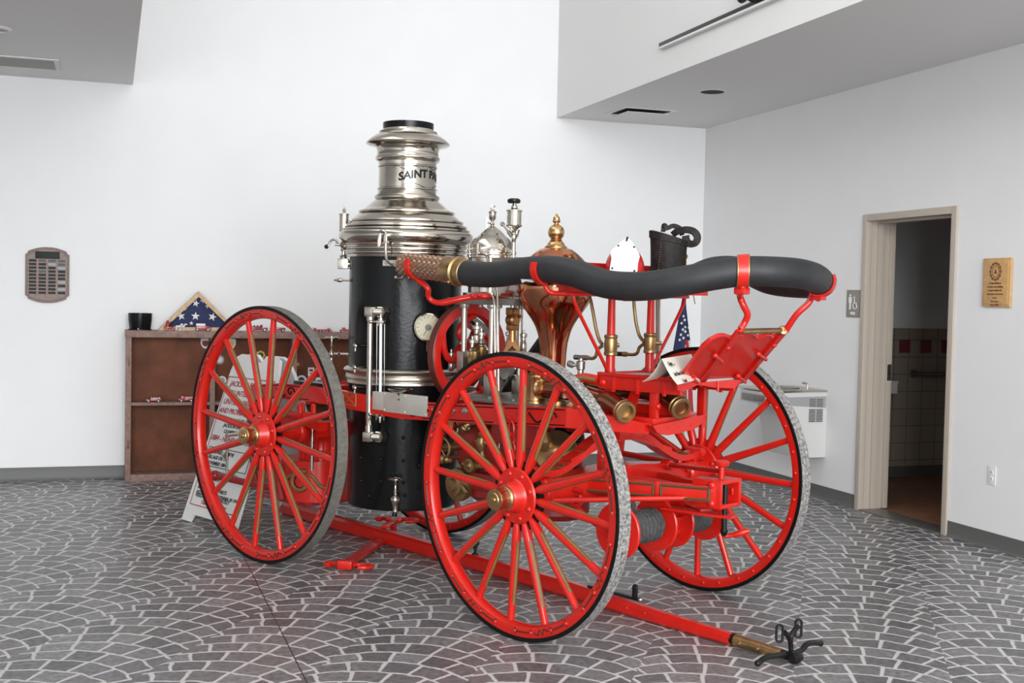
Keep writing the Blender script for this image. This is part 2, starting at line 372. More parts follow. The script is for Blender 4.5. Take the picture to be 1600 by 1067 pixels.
# lights: daylight through the tall front windows
def area(name, loc, rot, sx, sy, w_, col=(1, 1, 1)):
    l = bpy.data.lights.new(name, 'AREA'); l.shape = 'RECTANGLE'; l.size = sx; l.size_y = sy; l.energy = w_; l.color = col
    o = bpy.data.objects.new(name, l); C.objects.link(o); o.location = loc; o.rotation_euler = rot; return o
area('daylight', ((-4.2+XR-.25)/2, YF-.3, 3.1), (R(90), 0, 0), 9.2, 5.6, 2000, (.97, .985, 1))
area('clerestory', (XL+.06, 3.0, 4.9), (R(90), 0, R(-90)), 8.5, 2.2, 105, (.97, .985, 1))
wd = bpy.data.worlds.new('sky'); SC.world = wd; wd.use_nodes = True
wd.node_tree.nodes['Background'].inputs[0].default_value = (.75, .85, 1, 1); wd.node_tree.nodes['Background'].inputs[1].default_value = .8
vs = SC.view_settings; vs.view_transform = 'Standard'; vs.look = 'None'; vs.exposure = .1; vs.gamma = 1
SC.render.engine = 'CYCLES'

# ---- fittings on walls and ceilings
def plaque_pts(wd_, ht, n=.02):
    P = []
    for sx, sy in ((1, 1), (-1, 1), (-1, -1), (1, -1)):
        cx, cy = sx*wd_/2, sy*ht*.37
        arc = [(cx-sx*n*math.sin(t), cy+sy*n*(1-math.cos(t))*1.2) for t in [i*PI/10 for i in range(6)]]
        top = [(sx*(wd_/2-n)*k, sy*(ht*.37+n*1.2+(ht*.13-n*1.2)*(1-k*k))) for k in (1, .8, .6, .4, .2)]
        seq = arc+top
        P += seq if sx*sy > 0 else seq[::-1]
    return P
p0, p1 = wat(40, 385, 'y', DB), wat(108, 474, 'y', DB); cxp, czp = (p0.x+p1.x)/2, (p0.z+p1.z)/2; PW, PH = p1.x-p0.x, p0.z-p1.z
pl = thing('hanging_plaque', 'dark wooden wall plaque with four columns of small name plates', 'plaque', (cxp, DB, czp))
b = MB().prism(plaque_pts(PW, PH), (cxp, DB-.002, czp), (1, 0, 0), (0, 0, 1), .016)
b.m(1).prism([(x*.88, z*.9) for x, z in plaque_pts(PW, PH)], (cxp, DB-.018, czp), (1, 0, 0), (0, 0, 1), .004)
obj('board', b, [OAKD, mat('walnut', (.16, .085, .055), .4, noise=.2, nscale=30)], pl)
PLT = mat('black_plate', (.018, .019, .021), .5, spec=.2); PLTS = mat('silver_plate', (.30, .31, .33), .5); PLTG = mat('slate_plate', (.10, .11, .125), .5, spec=.2)
obj('title_plate', MB().bb(cxp-PW*.28, cxp+PW*.28, DB-.024, DB-.021, czp+PH*.29, czp+PH*.42, .001), PLT, pl)
silv = {(1, 0), (2, 1), (1, 3), (3, 2), (3, 6), (3, 8), (2, 0), (3, 0), (3, 1)}
for cI in range(4):
    for rI in range(10):
        x = cxp+PW*(-.335+.22*cI); z = czp+PH*(.255-.0635*rI)
        obj('name_plate', MB().bb(x-PW*.085, x+PW*.085, DB-.0235, DB-.021, z-PH*.022, z+PH*.022), PLTS if (cI, rI) in {(2, 1), (3, 2), (3, 8), (3, 6)} else PLTG if (cI, rI) in silv else PLT, pl)
# presentation plaque on the right wall, seen along +x
q0, q1 = wat(1540, 404, 'x', XR), wat(1581, 480, 'x', XR)
cy_, cz_ = (q0.y+q1.y)/2, (q0.z+q1.z)/2; hw, hh = abs(q0.y-q1.y)/2, (q0.z-q1.z)/2
tp = thing('hanging_plaque', 'small honey coloured wooden plaque with burnt crest and inscription', 'plaque', (XR, cy_, cz_))
b = MB().box((XR-.011, cy_, cz_), (.018, 2*hw, 2*hh), bev=.007); b.box((XR-.016, cy_, cz_), (.016, 2*hw-.03, 2*hh-.03), bev=.003)
obj('board', b, OAKP, tp)
EXW, EZW = V3((0, -1, 0)), V3((0, 0, 1)); fx = XR-.0245
b = MB(); ce = V3((fx, cy_, cz_+hh*.45))
def oval(mb, c, a, b_, n, r): mb.tube([c+EXW*(a*math.cos(2*PI*i/n))+EZW*(b_*math.sin(2*PI*i/n)) for i in range(n)], r, 6, closed=True)
for k in range(12):
    a = 2*PI*k/12; b.ball(ce+EXW*(.046*math.cos(a))+EZW*(.052*math.sin(a)), .008, 8, 4)
oval(b, ce, .046, .052, 24, .003); oval(b, ce, .030, .036, 24, .002); b.prism([(-.012, -.014), (.012, -.014), (0, .018)], ce, EXW, EZW, .0015)
for i, (tx, sz) in enumerate((('Congratulations', .019), ('on your new building', .019), ('In appreciation for', .019), ('your years of service', .019), ('From the', .012), ('Village of Jackson', .012), ('June 7, 2002', .017))):
    b.text(tx, sz*.85, (fx-.0005, cy_, cz_-hh*.06-i*.0225), EXW, EZW, .001, 'CENTER', .0004)
obj('engraving', b, BURN, tp)
# washroom sign
q0, q1 = wat(1324.5, 453, 'x', XR), wat(1343.5, 496, 'x', XR)
cy_, cz_ = (q0.y+q1.y)/2, (q0.z+q1.z)/2; hw, hh = abs(q0.y-q1.y)/2, (q0.z-q1.z)/2
ms = thing('washroom_sign', 'taupe washroom sign with white figure and wheelchair symbols beside the doorway', 'sign', (XR, cy_, cz_))
obj('panel', MB().box((XR-.004, cy_, cz_), (.006, 2*hw, 2*hh), bev=.001), TAUPE, ms)
b = MB(); f = XR-.0075
def P(u, v): return V3((f, cy_-u, cz_+v))
b.lathe([(.009, 0), (.009, .002)], P(-.034, .062), (-1, 0, 0), 16)
b.prism([(-.052, .05), (-.016, .05), (-.016, .005), (-.023, .005), (-.023, .03), (-.025, -.045), (-.0325, -.045), (-.033, 0), (-.035, 0), (-.0355, -.045), (-.043, -.045), (-.045, .03), (-.045, .005), (-.052, .005)], P(0, 0), EXW, EZW, .002)
b.lathe([(.007, 0), (.007, .002)], P(.018, .045), (-1, 0, 0), 14)
b.tube([P(.018, .034), P(.019, .005), P(.042, .004), P(.05, -.03), P(.058, -.027)], .0035, 6)
b.tube([P(.026+.024*math.cos(R(a)), -.016+.024*math.sin(R(a))) for a in range(110, 371, 20)], .003, 6)
b.text('MEN', .03, P(0, -.083), EXW, EZW, .002, 'CENTER', .001)
obj('symbol', b, WHTTXT, ms)
# outlet
q0, q1 = wat(1543, 727, 'x', XR), wat(1558, 760, 'x', XR); cy_, cz_ = (q0.y+q1.y)/2, (q0.z+q1.z)/2
ol = thing('power_outlet', 'white double power outlet low on the right wall', 'outlet', (XR, cy_, cz_))
obj('cover', MB().box((XR-.004, cy_, cz_), (.006, .072, .118), bev=.003), WHITE, ol)
for s in (-1, 1):
    b = MB().lathe([(.017, 0), (.016, .003)], (XR-.007, cy_, cz_+s*.021), (-1, 0, 0), 16); b.m(1)
    for o_ in (-.006, .006): b.bb(XR-.0107, XR-.0098, cy_+o_-.0012, cy_+o_+.0012, cz_+s*.021-.002, cz_+s*.021+.008)
    obj('socket', b, [WHITE, DARKHOLE], ol)
# ceiling fittings
rc = wat(1113, 143, 'z', ZR)
lf = thing('recessed_downlight', 'round recessed ceiling light with black inside near the vent on the right', 'ceiling light', (rc.x, rc.y, ZR))
obj('trim_ring', MB().lathe([(.092, 0), (.092, -.005), (.104, -.003), (.108, 0)], (rc.x, rc.y, ZR), (0, 0, 1), 40), WHITE, lf)
obj('reflector', MB().lathe([(.0915, -.0045), (.0915, -.002), (.0, -.0021)], (rc.x, rc.y, ZR), (0, 0, 1), 40), DARKHOLE, lf)
rc = wat(-8, 44, 'z', ZL)
lf = thing('recessed_downlight', 'round recessed ceiling light at the upper left edge of the photo', 'ceiling light', (rc.x, rc.y, ZL))
obj('trim_ring', MB().lathe([(.078, 0), (.078, -.014), (.098, -.007), (.102, 0)], (rc.x, rc.y, ZL), (0, 0, 1), 40), WHITE, lf)
obj('reflector', MB().lathe([(.077, -.004), (.077, -.002), (.0, -.0021)], (rc.x, rc.y, ZL), (0, 0, 1), 40), STEEL, lf)
vx0, vx1, vy0, vy1 = 4.07, 4.55, 9.20, 9.63
vt = thing('air_vent', 'square white ceiling air vent with dropped plate on the right', 'vent', ((vx0+vx1)/2, (vy0+vy1)/2, ZR))
b = MB()
for a in ((vx0, vx1, vy0, vy0+.03), (vx0, vx1, vy1-.03, vy1), (vx0, vx0+.03, vy0+.03, vy1-.03), (vx1-.03, vx1, vy0+.03, vy1-.03)): b.bb(*a, ZR-.008, ZR-.001)
b.m(1).bb(vx0+.03, vx1-.03, vy0+.03, vy1-.03, ZR-.003, ZR-.001)
obj('collar', b, [WHITE, DARKHOLE], vt)
obj('plate', MB().bb(vx0+.05, vx1-.05, vy0+.05, vy1-.05, ZR-.034, ZR-.028, .002), CEILM, vt)
vx0, vx1, vy0, vy1 = -1.35, -.355, 9.17, 9.62
vt = thing('air_vent', 'long white ceiling air vent on the lowered ceiling at upper left', 'vent', ((vx0+vx1)/2, (vy0+vy1)/2, ZL))
b = MB()
for a in ((vx0, vx1, vy0, vy0+.035), (vx0, vx1, vy1-.035, vy1), (vx0, vx0+.035, vy0+.035, vy1-.035), (vx1-.035, vx1, vy0+.035, vy1-.035)): b.bb(*a, ZL-.010, ZL-.001, .002)
obj('collar', b, CEILM, vt)
b = MB().bb(vx0+.035, vx1-.035, vy0+.035, vy1-.035, ZL-.003, ZL-.001)
for i in range(12): y = vy0+.05+i*.031; b.box(((vx0+vx1)/2, y, ZL-.006), (vx1-vx0-.07, .022, .002), (1, 0, 0), (0, .85, .5), (0, -.5, .85))
obj('grille', b, mat('vent_grey', (.55, .55, .52), .6), vt)
# track light on the upper right wall face
t0, t1 = wat(1036, 72, 'x', XS), wat(1215, 0, 'x', XS); zt_ = t0.z
tr = thing('track_light', 'black track rail with spotlights high on the white upper wall', 'track light', (XS, t0.y, zt_))
b = MB().bb(XS-.035, XS-.001, t1.y-1.2, t0.y, zt_-.012, zt_+.018, .003); b.m(1).bb(XS-.04, XS-.001, t1.y-1.2, t0.y, zt_-.028, zt_-.012, .002)
obj('rail', b, [IRON, WHITE], tr)
for (px, c_) in ((1160, IRON), (1190, WHITE)):
    h = wat(px, 14, 'x', XS-.1); b = MB().cyl((XS-.02, h.y, zt_+.018), (XS-.09, h.y, zt_+.045), .012)
    b.lathe([(.02, -.06), (.034, -.04), (.036, .04), (.030, .04), (.028, .0), (0, 0)], (XS-.10, h.y, zt_+.06), (-.25, -.75, .6), 20)
    obj('spotlight', b, c_, tr)
# drinking fountain on the right wall
q0, q1 = wat(1292, 612, 'x', XR), wat(1292, 715, 'x', XR); fy = q0.y; zt_, zb_ = q0.z, q1.z; fw_ = .46; fx0 = 4.80
ft = thing('drinking_fountain', 'grey wall hung drinking fountain with side louvres behind the far front wheel', 'drinking fountain', (XR, fy+fw_/2, zb_))
sh = [(0, zb_), (0, zt_), (fx0-XR-.02, zt_-.01), (fx0-XR-.02, zt_-.10), (fx0-XR+.14, zt_-.13), (fx0-XR+.20, zb_+.06), (fx0-XR+.22, zb_)]
obj('cabinet', MB().slab([(XR+a, fy, z) for a, z in sh], (0, fw_, 0)), mat('cooler_grey', (.56, .555, .54), .5), ft)
obj('side_band', MB().slab([(XR-.006, fy-.004, zt_-.035), (XR-.006, fy-.004, zt_-.125), (fx0-.01, fy-.004, zt_-.125+.03), (fx0-.01, fy-.004, zt_-.045)], (0, .004, 0)), mat('cooler_band', (.30, .30, .30), .5), ft)
b = MB().bb(fx0-.03, XR-.002, fy-.012, fy+fw_+.012, zt_-.002, zt_+.014, .004); b.m(1).lathe([(.0, .002), (.10, .004), (.15, .016), (.16, .016)], ((fx0+XR)/2-.05, fy+fw_/2, zt_+.001), (0, 0, 1), 28)
obj('basin', b, [NICKR, STEEL], ft)
obj('spout', MB().tube(spline([(XR-.1, fy+.12, zt_+.01), (XR-.1, fy+.12, zt_+.05), (XR-.14, fy+.13, zt_+.06)], 5), .008), NICK, ft)
obj('push_bar', MB().bb(fx0-.038, fx0-.02, fy+.05, fy+fw_-.05, zt_-.085, zt_-.035, .006), STEEL, ft)
for (za, zb2, n) in ((zt_-.052, zt_-.118, 5), (zt_-.132, zt_-.235, 9)):
    b = MB()
    for i in range(n):
        z = za+(zb2-za)*(i+.5)/n
        for (a, c_) in ((XR-.155, XR-.10), (XR-.09, XR-.035)): b.bb(a, c_, fy-.0065, fy-.004 if n == 5 else fy, z-.0035, z+.0035)
    obj('louvre', b, mat('louvre_dark', (.09, .09, .09), .6), ft)
# ------------------------------------------------------------------ the steam fire engine
ENG = thing('steam_fire_engine', 'red antique horse drawn steam fire engine with black boiler and copper air chamber', 'fire engine', (0, 0, 0), veh=True)
X, Y, Z = V3((1, 0, 0)), V3((0, 1, 0)), V3((0, 0, 1))
def ep(name, mb, mats, parent=None, smooth=38): return obj(name, mb, mats, parent or ENG, smooth)

# ---- wheels (built in their own frame: z outward, y up, x sideways; z = 0 is the outer tyre face)
NS = 16
def wheel_meshes(Rw, speck):
    W = .075; D = {}
    b = MB()
    b.lathe([(Rw-.018, -.005), (Rw-.046, -.004), (Rw-.062, -.009), (Rw-.070, -.022), (Rw-.072, -.0375), (Rw-.070, -.053), (Rw-.062, -.066), (Rw-.046, -.071), (Rw-.018, -.070)], seg=128, closed=True)
    sp = 2*PI/NS
    for i in range(NS):                      # bolts by each spoke foot
        for o_ in (.28, .72):
            a = (i+o_)*sp
            for (h, s) in ((-.004, 1), (-.071, -1)): b.dome(((Rw-.042)*math.cos(a), (Rw-.042)*math.sin(a), h), (0, 0, s), .0095, .007, 8)
    b.m(1)
    def pol(r, a, h=-.0045): return V3((r*math.cos(a), r*math.sin(a), h))
    for i in range(0, NS, 2):                # pin stripes, one figure per felloe
        a0 = i*sp
        for (s0, s1) in ((.32, .68), (1.32, 1.68)):
            b.tube([pol(Rw-.042, a0+s0*sp+(s1-s0)*sp*k/6, -.0035) for k in range(7)], .0034, 5)
            for q, dr in ((s0-.02, .014), (s0-.02, -.014), (s1+.02, .014), (s1+.02, -.014)):
                e = s0 if q < s0 else s1
                b.tube([pol(Rw-.042, a0+e*sp, -.0035), pol(Rw-.042-dr, a0+(q+(-.03 if q < s0 else .03))*sp, -.0045)], .003, 5)
        zz = [(1-.20, 0), (1-.09, .012), (1-.03, -.013), (1.03, .013), (1.09, -.012), (1.20, 0)]
        b.tube([pol(Rw-.042+dr, a0+q*sp, -.0035) for q, dr in zz], .0034, 5)
    D['rim'] = b
    t = MB()
    t.lathe([(Rw-.0185, -.001), (Rw-.003, 0), (Rw, -.003), (Rw, -W+.003), (Rw-.003, -W), (Rw-.0185, -W+.001)], seg=128, closed=True, mis=[0, 0, 1, 0, 0, 0])
    D['tire'] = t
    s = MB(); ra, rb = .085, Rw-.064
    prof = [(ra, .004, .012), (ra+.03, .012, .017), (ra+.065, .0215, .021), (ra+.12, .0215, .0205), (rb-.12, .0175, .0175), (rb, .0165, .0165)]
    stations = []
    for (r0, a0, b0), (r1, a1, b1) in zip(prof[:-1], prof[1:]):
        n = 3 if r1-r0 > .1 else 1
        for k in range(n): t_ = k/n; stations.append((r0+(r1-r0)*t_, a0+(a1-a0)*t_, b0+(b1-b0)*t_))
    stations.append(prof[-1]); rings = []
    AN = [0, 22, 44, 50, 56, 80, 104, 110, 132, 155, 180, 205, 228, 250, 256, 280, 304, 310, 316, 338]; n = len(AN)
    MI = {3: 2, 4: 1, 5: 1, 6: 2, 13: 2, 14: 1, 15: 1, 16: 2}
    h0, h1 = -.050, -.038
    for r, wt, wz in stations:
        h = h0+(h1-h0)*(r-ra)/(rb-ra)
        rings.append([s.bm.verts.new((r, wt*math.sin(R(a_)), h+wz*math.cos(R(a_)))) for a_ in AN])
    for i in range(len(rings)-1):
        rm = (stations[i][0]+stations[i+1][0])/2; fr = (rm-ra)/(rb-ra)
        for k in range(n):
            s.mi = MI.get(k, 0) if .24 < fr < .83 else 0
            s._f((rings[i][k], rings[i][(k+1) % n], rings[i+1][(k+1) % n], rings[i+1][k]))
    D['spoke'] = s
    hb = MB()
    hb.lathe([(.0, -.175), (.058, -.175), (.066, -.10), (.075, -.082), (.121, -.075), (.127, -.068), (.121, -.060), (.05, -.06)], seg=40)
    hb.lathe([(.05, -.038), (.121, -.038), (.127, -.031), (.120, -.024), (.078, -.022), (.068, -.010), (.063, .022), (.056, .03), (0, .03)], seg=40)
    for i in range(8):
        a = 2*PI*(i+.5)/8
        hb.dome((.101*math.cos(a), .101*math.sin(a), -.024), (0, 0, 1), .013, .011, 10); hb.dome((.101*math.cos(a), .101*math.sin(a), -.075), (0, 0, -1), .013, .013, 10)
    hb.lathe([(.02, -.060), (.12, -.060), (.158, -.054), (.158, -.046), (.02, -.044)], seg=32, mis=[0, 0, 1, 1])
    D['hub'] = hb
    c = MB().lathe([(.054, .028), (.055, .034), (.049, .038), (.047, .042), (.047, .090), (.049, .093), (.047, .100), (.032, .101), (.030, .104), (.013, .104), (.012, .110), (0, .112)], seg=32)
    D['cap'] = c
    return D
def make_wheel(Rw, speck):
    D = wheel_meshes(Rw, speck)
    BASE_ = V3()
    whl = obj('wheel', D['rim'], [RED, mat('stripe_brown', (.045, .016, .008), .45) if 'stripe_brown' not in bpy.data.materials else bpy.data.materials['stripe_brown']], ENG)
    obj('tire', D['tire'], [BLK, TREADW if speck else TREAD], whl)
    sp0 = obj('spoke', D['spoke'], [RED, GOLD, BLK], whl, 60)
    sps = [sp0]
    for i in range(1, NS):
        q = sp0.copy(); C.objects.link(q); q.parent = whl; q.matrix_local = Matrix.Rotation(2*PI*i/NS, 4, 'Z'); sps.append(q)
    obj('hub', D['hub'], [RED, BLK], whl); obj('hub_cap', D['cap'], BRASS, whl)
    return whl
def copy_wheel(src):
    r = src.copy(); C.objects.link(r); r.parent = ENG
    for ch in list(src.children):
        c = ch.copy(); C.objects.link(c); c.parent = r
    return r
def pose_wheel(w, x, y, Rw, side, steer, camber, phase):
    a = V3((-math.sin(steer)*side, math.cos(steer)*side, 0))           # outward
    a = (a*math.cos(camber)+Z*math.sin(camber)).normalized()
    e1 = Z.cross(a).normalized()*-1; e1 = V3(e1); e2 = a.cross(e1)
    if e2.z < 0: e1, e2 = -e1, -e2
    m = Matrix((e1, e2, a)).transposed().to_4x4()
    w.matrix_local = Matrix.Translation((x, y, Rw)) @ m @ Matrix.Rotation(phase, 4, 'Z')
RF, RR_, LW, TR_, TF_ = .6393, .7201, 2.0153, .7073, .7414
wf = make_wheel(RF, True); wf2 = copy_wheel(wf); wr = make_wheel(RR_, False); wr2 = copy_wheel(wr)
STE = -.05
def steer(p): p = V3(p); c, s = math.cos(STE), math.sin(STE); return V3((p.x*c-p.y*s, p.x*s+p.y*c, p.z))
pose_wheel(wf, 0, -TF_, RF, -1, STE, -.041, R(90-5)); pose_wheel(wf2, 0, TF_, RF, 1, STE, .0054, R(90+1.6))
pose_wheel(wr, -LW, -TR_, RR_, -1, 0, 0, R(90-7)); pose_wheel(wr2, -LW, TR_, RR_, 1, 0, 0, R(90+4))

# ---- boiler: profiles read as (height in the photo, half width)
BX = -1.600; BZ0 = at(631, 620, 'y', 0)
DEP = (MV @ V3((BX, 0, .93))-CAM).dot(FW)
def axpx(y): return 631+(620-y)*.0195
def bz(y): return at_plane(axpx(y), y, V3((BX, 0, 0)), V3((CAMV.x-BX, CAMV.y, 0)).normalized()).z
def prof(lst): return [(h*DEP/FPX, bz(y)) for y, h in lst]
BR = 87*DEP/FPX; o = (BX, 0, 0)
zbot = bz(784)
b = MB(); b.lathe([(.0, zbot), (83.5*DEP/FPX, zbot), (84.5*DEP/FPX, zbot+.02), (84.5*DEP/FPX, bz(650)), (BR, bz(600)), (BR, bz(404)), (.1, bz(404))], o, Z, 96)
def onb(px, py, r=None):
    p = at_cyl(px, py, BX, 0, r or BR); n = V3((p.x-BX, p.y, 0)).normalized(); return p, n
for px, py in ((630, 684), (630, 720), (630, 754), (596, 681), (595, 717), (595, 752), (565, 715), (565, 751), (632, 774), (610, 778), (563, 446), (562, 464), (577, 775), (655, 690), (655, 727), (654, 762)):
    p, n = onb(px, py, 84.5*DEP/FPX); b.dome(p, n, .011, .011, 8)
boiler = ep('boiler', b, BLACK)
hd = MB().lathe(prof([(404, 93), (400, 94), (398, 92), (396.5, 92), (395.5, 95.5), (393.5, 96), (391.5, 93.5), (390, 93.5), (389, 97), (386.5, 97.5), (385, 95), (384, 95), (383, 98), (379, 102.5), (374, 104.5), (369, 104.5), (365.5, 103), (363, 99.5), (362, 97), (361.4, 97), (361, 99), (359.5, 99), (359, 95.5), (357, 92.5), (356.6, 94.5), (353.5, 94.5), (353, 91), (349, 87), (348.6, 88.5), (346.2, 88.5), (345.8, 85.2), (341, 80.5), (337, 75.5), (334.5, 72), (334, 75), (331.8, 75), (331.4, 70.5), (327, 65), (322, 59), (317, 53.5), (314, 49.5), (313, 48.5), (311.5, 50.5), (309, 50.8), (307, 50), (306, 46.5), (301, 45.2), (298.5, 45), (297.5, 46.8), (296, 46.8), (295, 44.5)]), o, Z, 96)
hood = ep('boiler_hood', hd, NICK, boiler, 34)
st = MB().lathe(prof([(295, 44.5), (263.5, 44.5), (262.5, 46), (261, 46), (260, 44.8), (254.5, 45), (252.5, 48.5), (250, 50), (247.5, 50), (245, 48), (240, 47.5), (236, 47.8), (232, 49.5), (229.5, 54), (227.5, 63), (226, 65), (223.5, 64), (218, 58), (212.5, 50), (211, 46), (209, 45.5), (207, 45.2), (206, 40), (203, 39)]), o, Z, 96)
stack = ep('smokestack', st, NICK, boiler, 50)
ep('stack_rim', MB().lathe([(r, z) for r, z in prof([(207, 39), (193.3, 39.4), (193, 38)])]+[(37*DEP/FPX, bz(193)), (36*DEP/FPX, bz(206)), (0, bz(206))], o, Z, 64), BLACK, boiler)
zt_, zb_ = bz(263), bz(296); rn = 44.5*DEP/FPX+.0008
def wrapn(co):
    ph = co.x/rn; return V3((BX+(rn+co.z)*math.cos(ph), (rn+co.z)*math.sin(ph), (zt_+zb_)/2+co.y-.012+.022*math.cos(ph*1.6)-.012))
ep('lettering', MB().text('SAINT PAUL', .062, None, None, None, .0012, 'CENTER', .0028, wrap=wrapn), IRON, boiler)
b = MB()
for ph0, ph1, dz, am in ((-1.25, -.25, .048, .010), (-.9, 1.2, -.050, .012), (-.2, 1.0, .055, .008)):
    b.tube([V3((BX+rn*math.cos(ph0+(ph1-ph0)*k/14), rn*math.sin(ph0+(ph1-ph0)*k/14), (zt_+zb_)/2+dz+am*math.sin(k*.7))) for k in range(15)], [.0006+.0016*math.sin(PI*k/14) for k in range(15)], 6)
ep('scroll_engraving', b, IRON, boiler)
mb_ = MB().lathe(prof([(597, 87), (596.5, 88.5), (593, 88.5), (591.5, 87.5), (590.5, 90), (587, 91), (583.5, 90), (582.5, 89), (581, 92), (577, 94), (574, 92), (572.5, 88), (572, 87)]), o, Z, 96)
ep('boiler_band', mb_, NICKR, boiler, 50)
# water column, gauge glass and cocks on the boiler's near side
YP = -.40
def pp(px, py, off=.055):
    p, n = onb(px, py); return p+n*off
def Bq(px, py, off):                     # a point standing off the barrel by off
    return at_cyl(px, py, BX, 0, BR+off)
w = MB(); t_, u_ = Bq(579, 487, .06), Bq(576, 682, .06)
w.cyl(t_, u_, .0165); w.cyl(t_-Z*.05, t_-Z*.012, .021); w.cyl(u_+Z*.012, u_+Z*.06, .021)
for q in (t_, u_):
    n = V3((q.x-BX, q.y, 0)).normalized(); s = Z.cross(n); w.box(q+Z*0, (.052, .052, .055), n, s, Z, .006)
    h = q-n*.06+s*.055; w.cyl(q+s*.01, q+s*.06-n*.02, .022); w.tube([q+s*.05-n*.015, h-n*.005], .033, 6)
ep('water_column', w, NICKR, boiler)
g = MB(); a, c = Bq(595, 503, .07), Bq(594, 648, .07); n = V3((a.x-BX, a.y, 0)).normalized(); s = Z.cross(n)
for q, sg in ((a, 1), (c, -1)):
    g.box(q, (.03, .045, .02), n, s, Z, .004); g.cyl(q-Z*.02, q+Z*.02, .015); g.cyl(q+Z*.02*sg, q+Z*.035*sg, .008); g.ball(q+Z*.04*sg, .007)
    g.cyl(q, q-s*.055, .007); g.ball(q-s*.058, .012); g.cyl(q-n*.06, q, .008)
for e_ in (-.022, .022): g.cyl(a+s*e_-Z*.01, c+s*e_-Z*.03, .0028, seg=8)
g.cyl(a+s*.022+Z*.0, a-s*.022, .004, seg=8)
g.tube(spline([c-s*.055, c-s*.062-Z*.03, c-s*.055-Z*.06], 4), .006, 8)
gg = ep('water_gauge', g, NICK, boiler)
ep('gauge_tube', MB().cyl(a-Z*.015, c+Z*.015, .0085, seg=12), mat('tube_glass', (.75, .78, .80), .05, coat=.6), gg)
for (px, py) in ((566, 540), (565, 573), (565, 605)):
    q, n = onb(px, py); s = Z.cross(n); b = MB(); d_ = (n*.6+s*.8).normalized()
    b.cyl(q-n*.01, q+n*.05, .006, seg=10); p2 = q+n*.05
    b.lathe([(0, -.045), (.012, -.042), (.006, -.03), (.011, -.015), (.013, 0), (.009, .012), (.012, .02), (.005, .03), (.009, .036), (0, .042)], p2, d_, 12); b.cyl(p2, p2-Z*.03, .005, seg=8)
    ep('try_cock', b, NICK, boiler)
q, n = onb(545.2, 438); b = MB(); n = V3((-.716, -.698, 0))
b.cyl(q, q+n*.05, .006); b.lathe([(0, -.02), (.010, -.015), (.013, 0), (.008, .012), (.006, .02), (.004, .03), (0, .034)], q+n*.055, n, 12); ep('try_cock', b, NICK, boiler)
# steam gauge
q = at_cyl(669, 511.5, BX, 0, BR+.05); n = V3((.82, -.57, 0)).normalized()
b = MB(); b.lathe([(.0, -.03), (.07, -.028), (.078, -.02), (.080, 0), (.078, .008), (.071, .010), (.069, .004)], q, n, 40); b.cyl(q-n*.03, q-n*.16, .014); b.cyl(q-Z*.07, q-Z*.13-n*.03, .008)
ga = ep('steam_gauge', b, NICK, boiler)
f = MB().lathe([(.069, .0045), (.069, .0055), (0, .0056)], q, n, 36); s = Z.cross(n); f.m(1)
for i in range(13):
    an = R(225-22.5*i); dv = s*math.cos(an)+Z*math.sin(an); f.beam(q+n*.0064+dv*.052, q+n*.0064+dv*.064, .003, .001, n, 0)
f.lathe([(.018, .005), (.016, .009), (0, .010)], q, n, 20); f.beam(q+n*.0085, q+n*.0085+(s*-.5+Z*-.85)*.055, .004, .001, n, 0)
ep('gauge_dial', f, [GLASSD, mat('dial_grey', (.12, .12, .10), .5)], ga)
# blow-down valve, side valve, whistle
def handwheel(b, c, ax, r, t=.005, spk=4, ph=0):
    e1, e2, a = frame(ax)
    b.tube([c+e1*(r*math.cos(2*PI*k/24))+e2*(r*math.sin(2*PI*k/24)) for k in range(24)], t, 8, closed=True)
    for k in range(spk): an = 2*PI*k/spk+ph; b.cyl(c, c+e1*(r*math.cos(an))+e2*(r*math.sin(an)), t*.7, seg=6)
    b.cyl(c-a*t*2, c+a*t*2, t*1.8, seg=10)
q, n = onb(619, 790, 84.5*DEP/FPX); c = V3(q)+n*.05; c.z = at_cyl(619, 784, BX, 0, BR+.05).z
b = MB(); b.lathe([(0, -.035), (.016, -.03), (.018, -.01), (.026, .0), (.028, .015), (.02, .03), (.009, .036), (.009, .05), (.014, .055), (.008, .062), (.006, .09), (.011, .097), (.006, .106), (.004, .125)], c, Z, 18)
handwheel(b, c+Z*.125, Z, .036, .0055); b.tube(spline([c-Z*.02, c-Z*.06, c-Z*.078+n*.03, c-Z*.085+n*.05], 5), .014); b.cyl(q-n*.02, c, .014)
ep('blowdown_valve', b, NICK, boiler)
q = at_plane(518, 553, V3((BX, 0, 0)), V3((CAMV.x-BX, CAMV.y, 0)).normalized()); sv = V3((.716, .698, 0))
b = MB(); b.cyl(q, q+sv*.20, .008); b.lathe([(.012, .0), (.006, .004), (.006, .012), (.014, .02), (.008, .03)], q+sv*.02, sv, 12)
b.lathe([(.0, -.05), (.006, -.045), (.010, -.03), (.006, -.02), (.014, -.008), (.016, .0), (.012, .012), (.005, .018), (.005, .04), (.009, .045), (.005, .05), (.004, .09)], q, Z, 14); handwheel(b, q+Z*.092, Z, .034, .005)
ep('steam_valve', b, NICK, boiler)
q = at_plane(536.5, 412, V3((BX, 0, 0)), V3((CAMV.x-BX, CAMV.y, 0)).normalized()); ms_ = DEP/FPX
b = MB(); b.box(q, (.06, .06, .06), sv, Z.cross(sv), Z, .006); b.lathe([(r*ms_, (412-y)*ms_) for y, r in ((408, 6.5), (402, 5), (400, 6), (398, 3.2), (393, 3), (391, 5), (388, 3.5), (384, 6.5), (380, 5), (377, 3), (374, 5.5), (371, 7), (368, 6), (366, 4), (365, 7), (337, 7), (336.5, 8), (335, 8), (334, 3), (332, 1.5), (330, 2.8), (328, 2), (326, 1), (324, 0))], q, Z, 24)
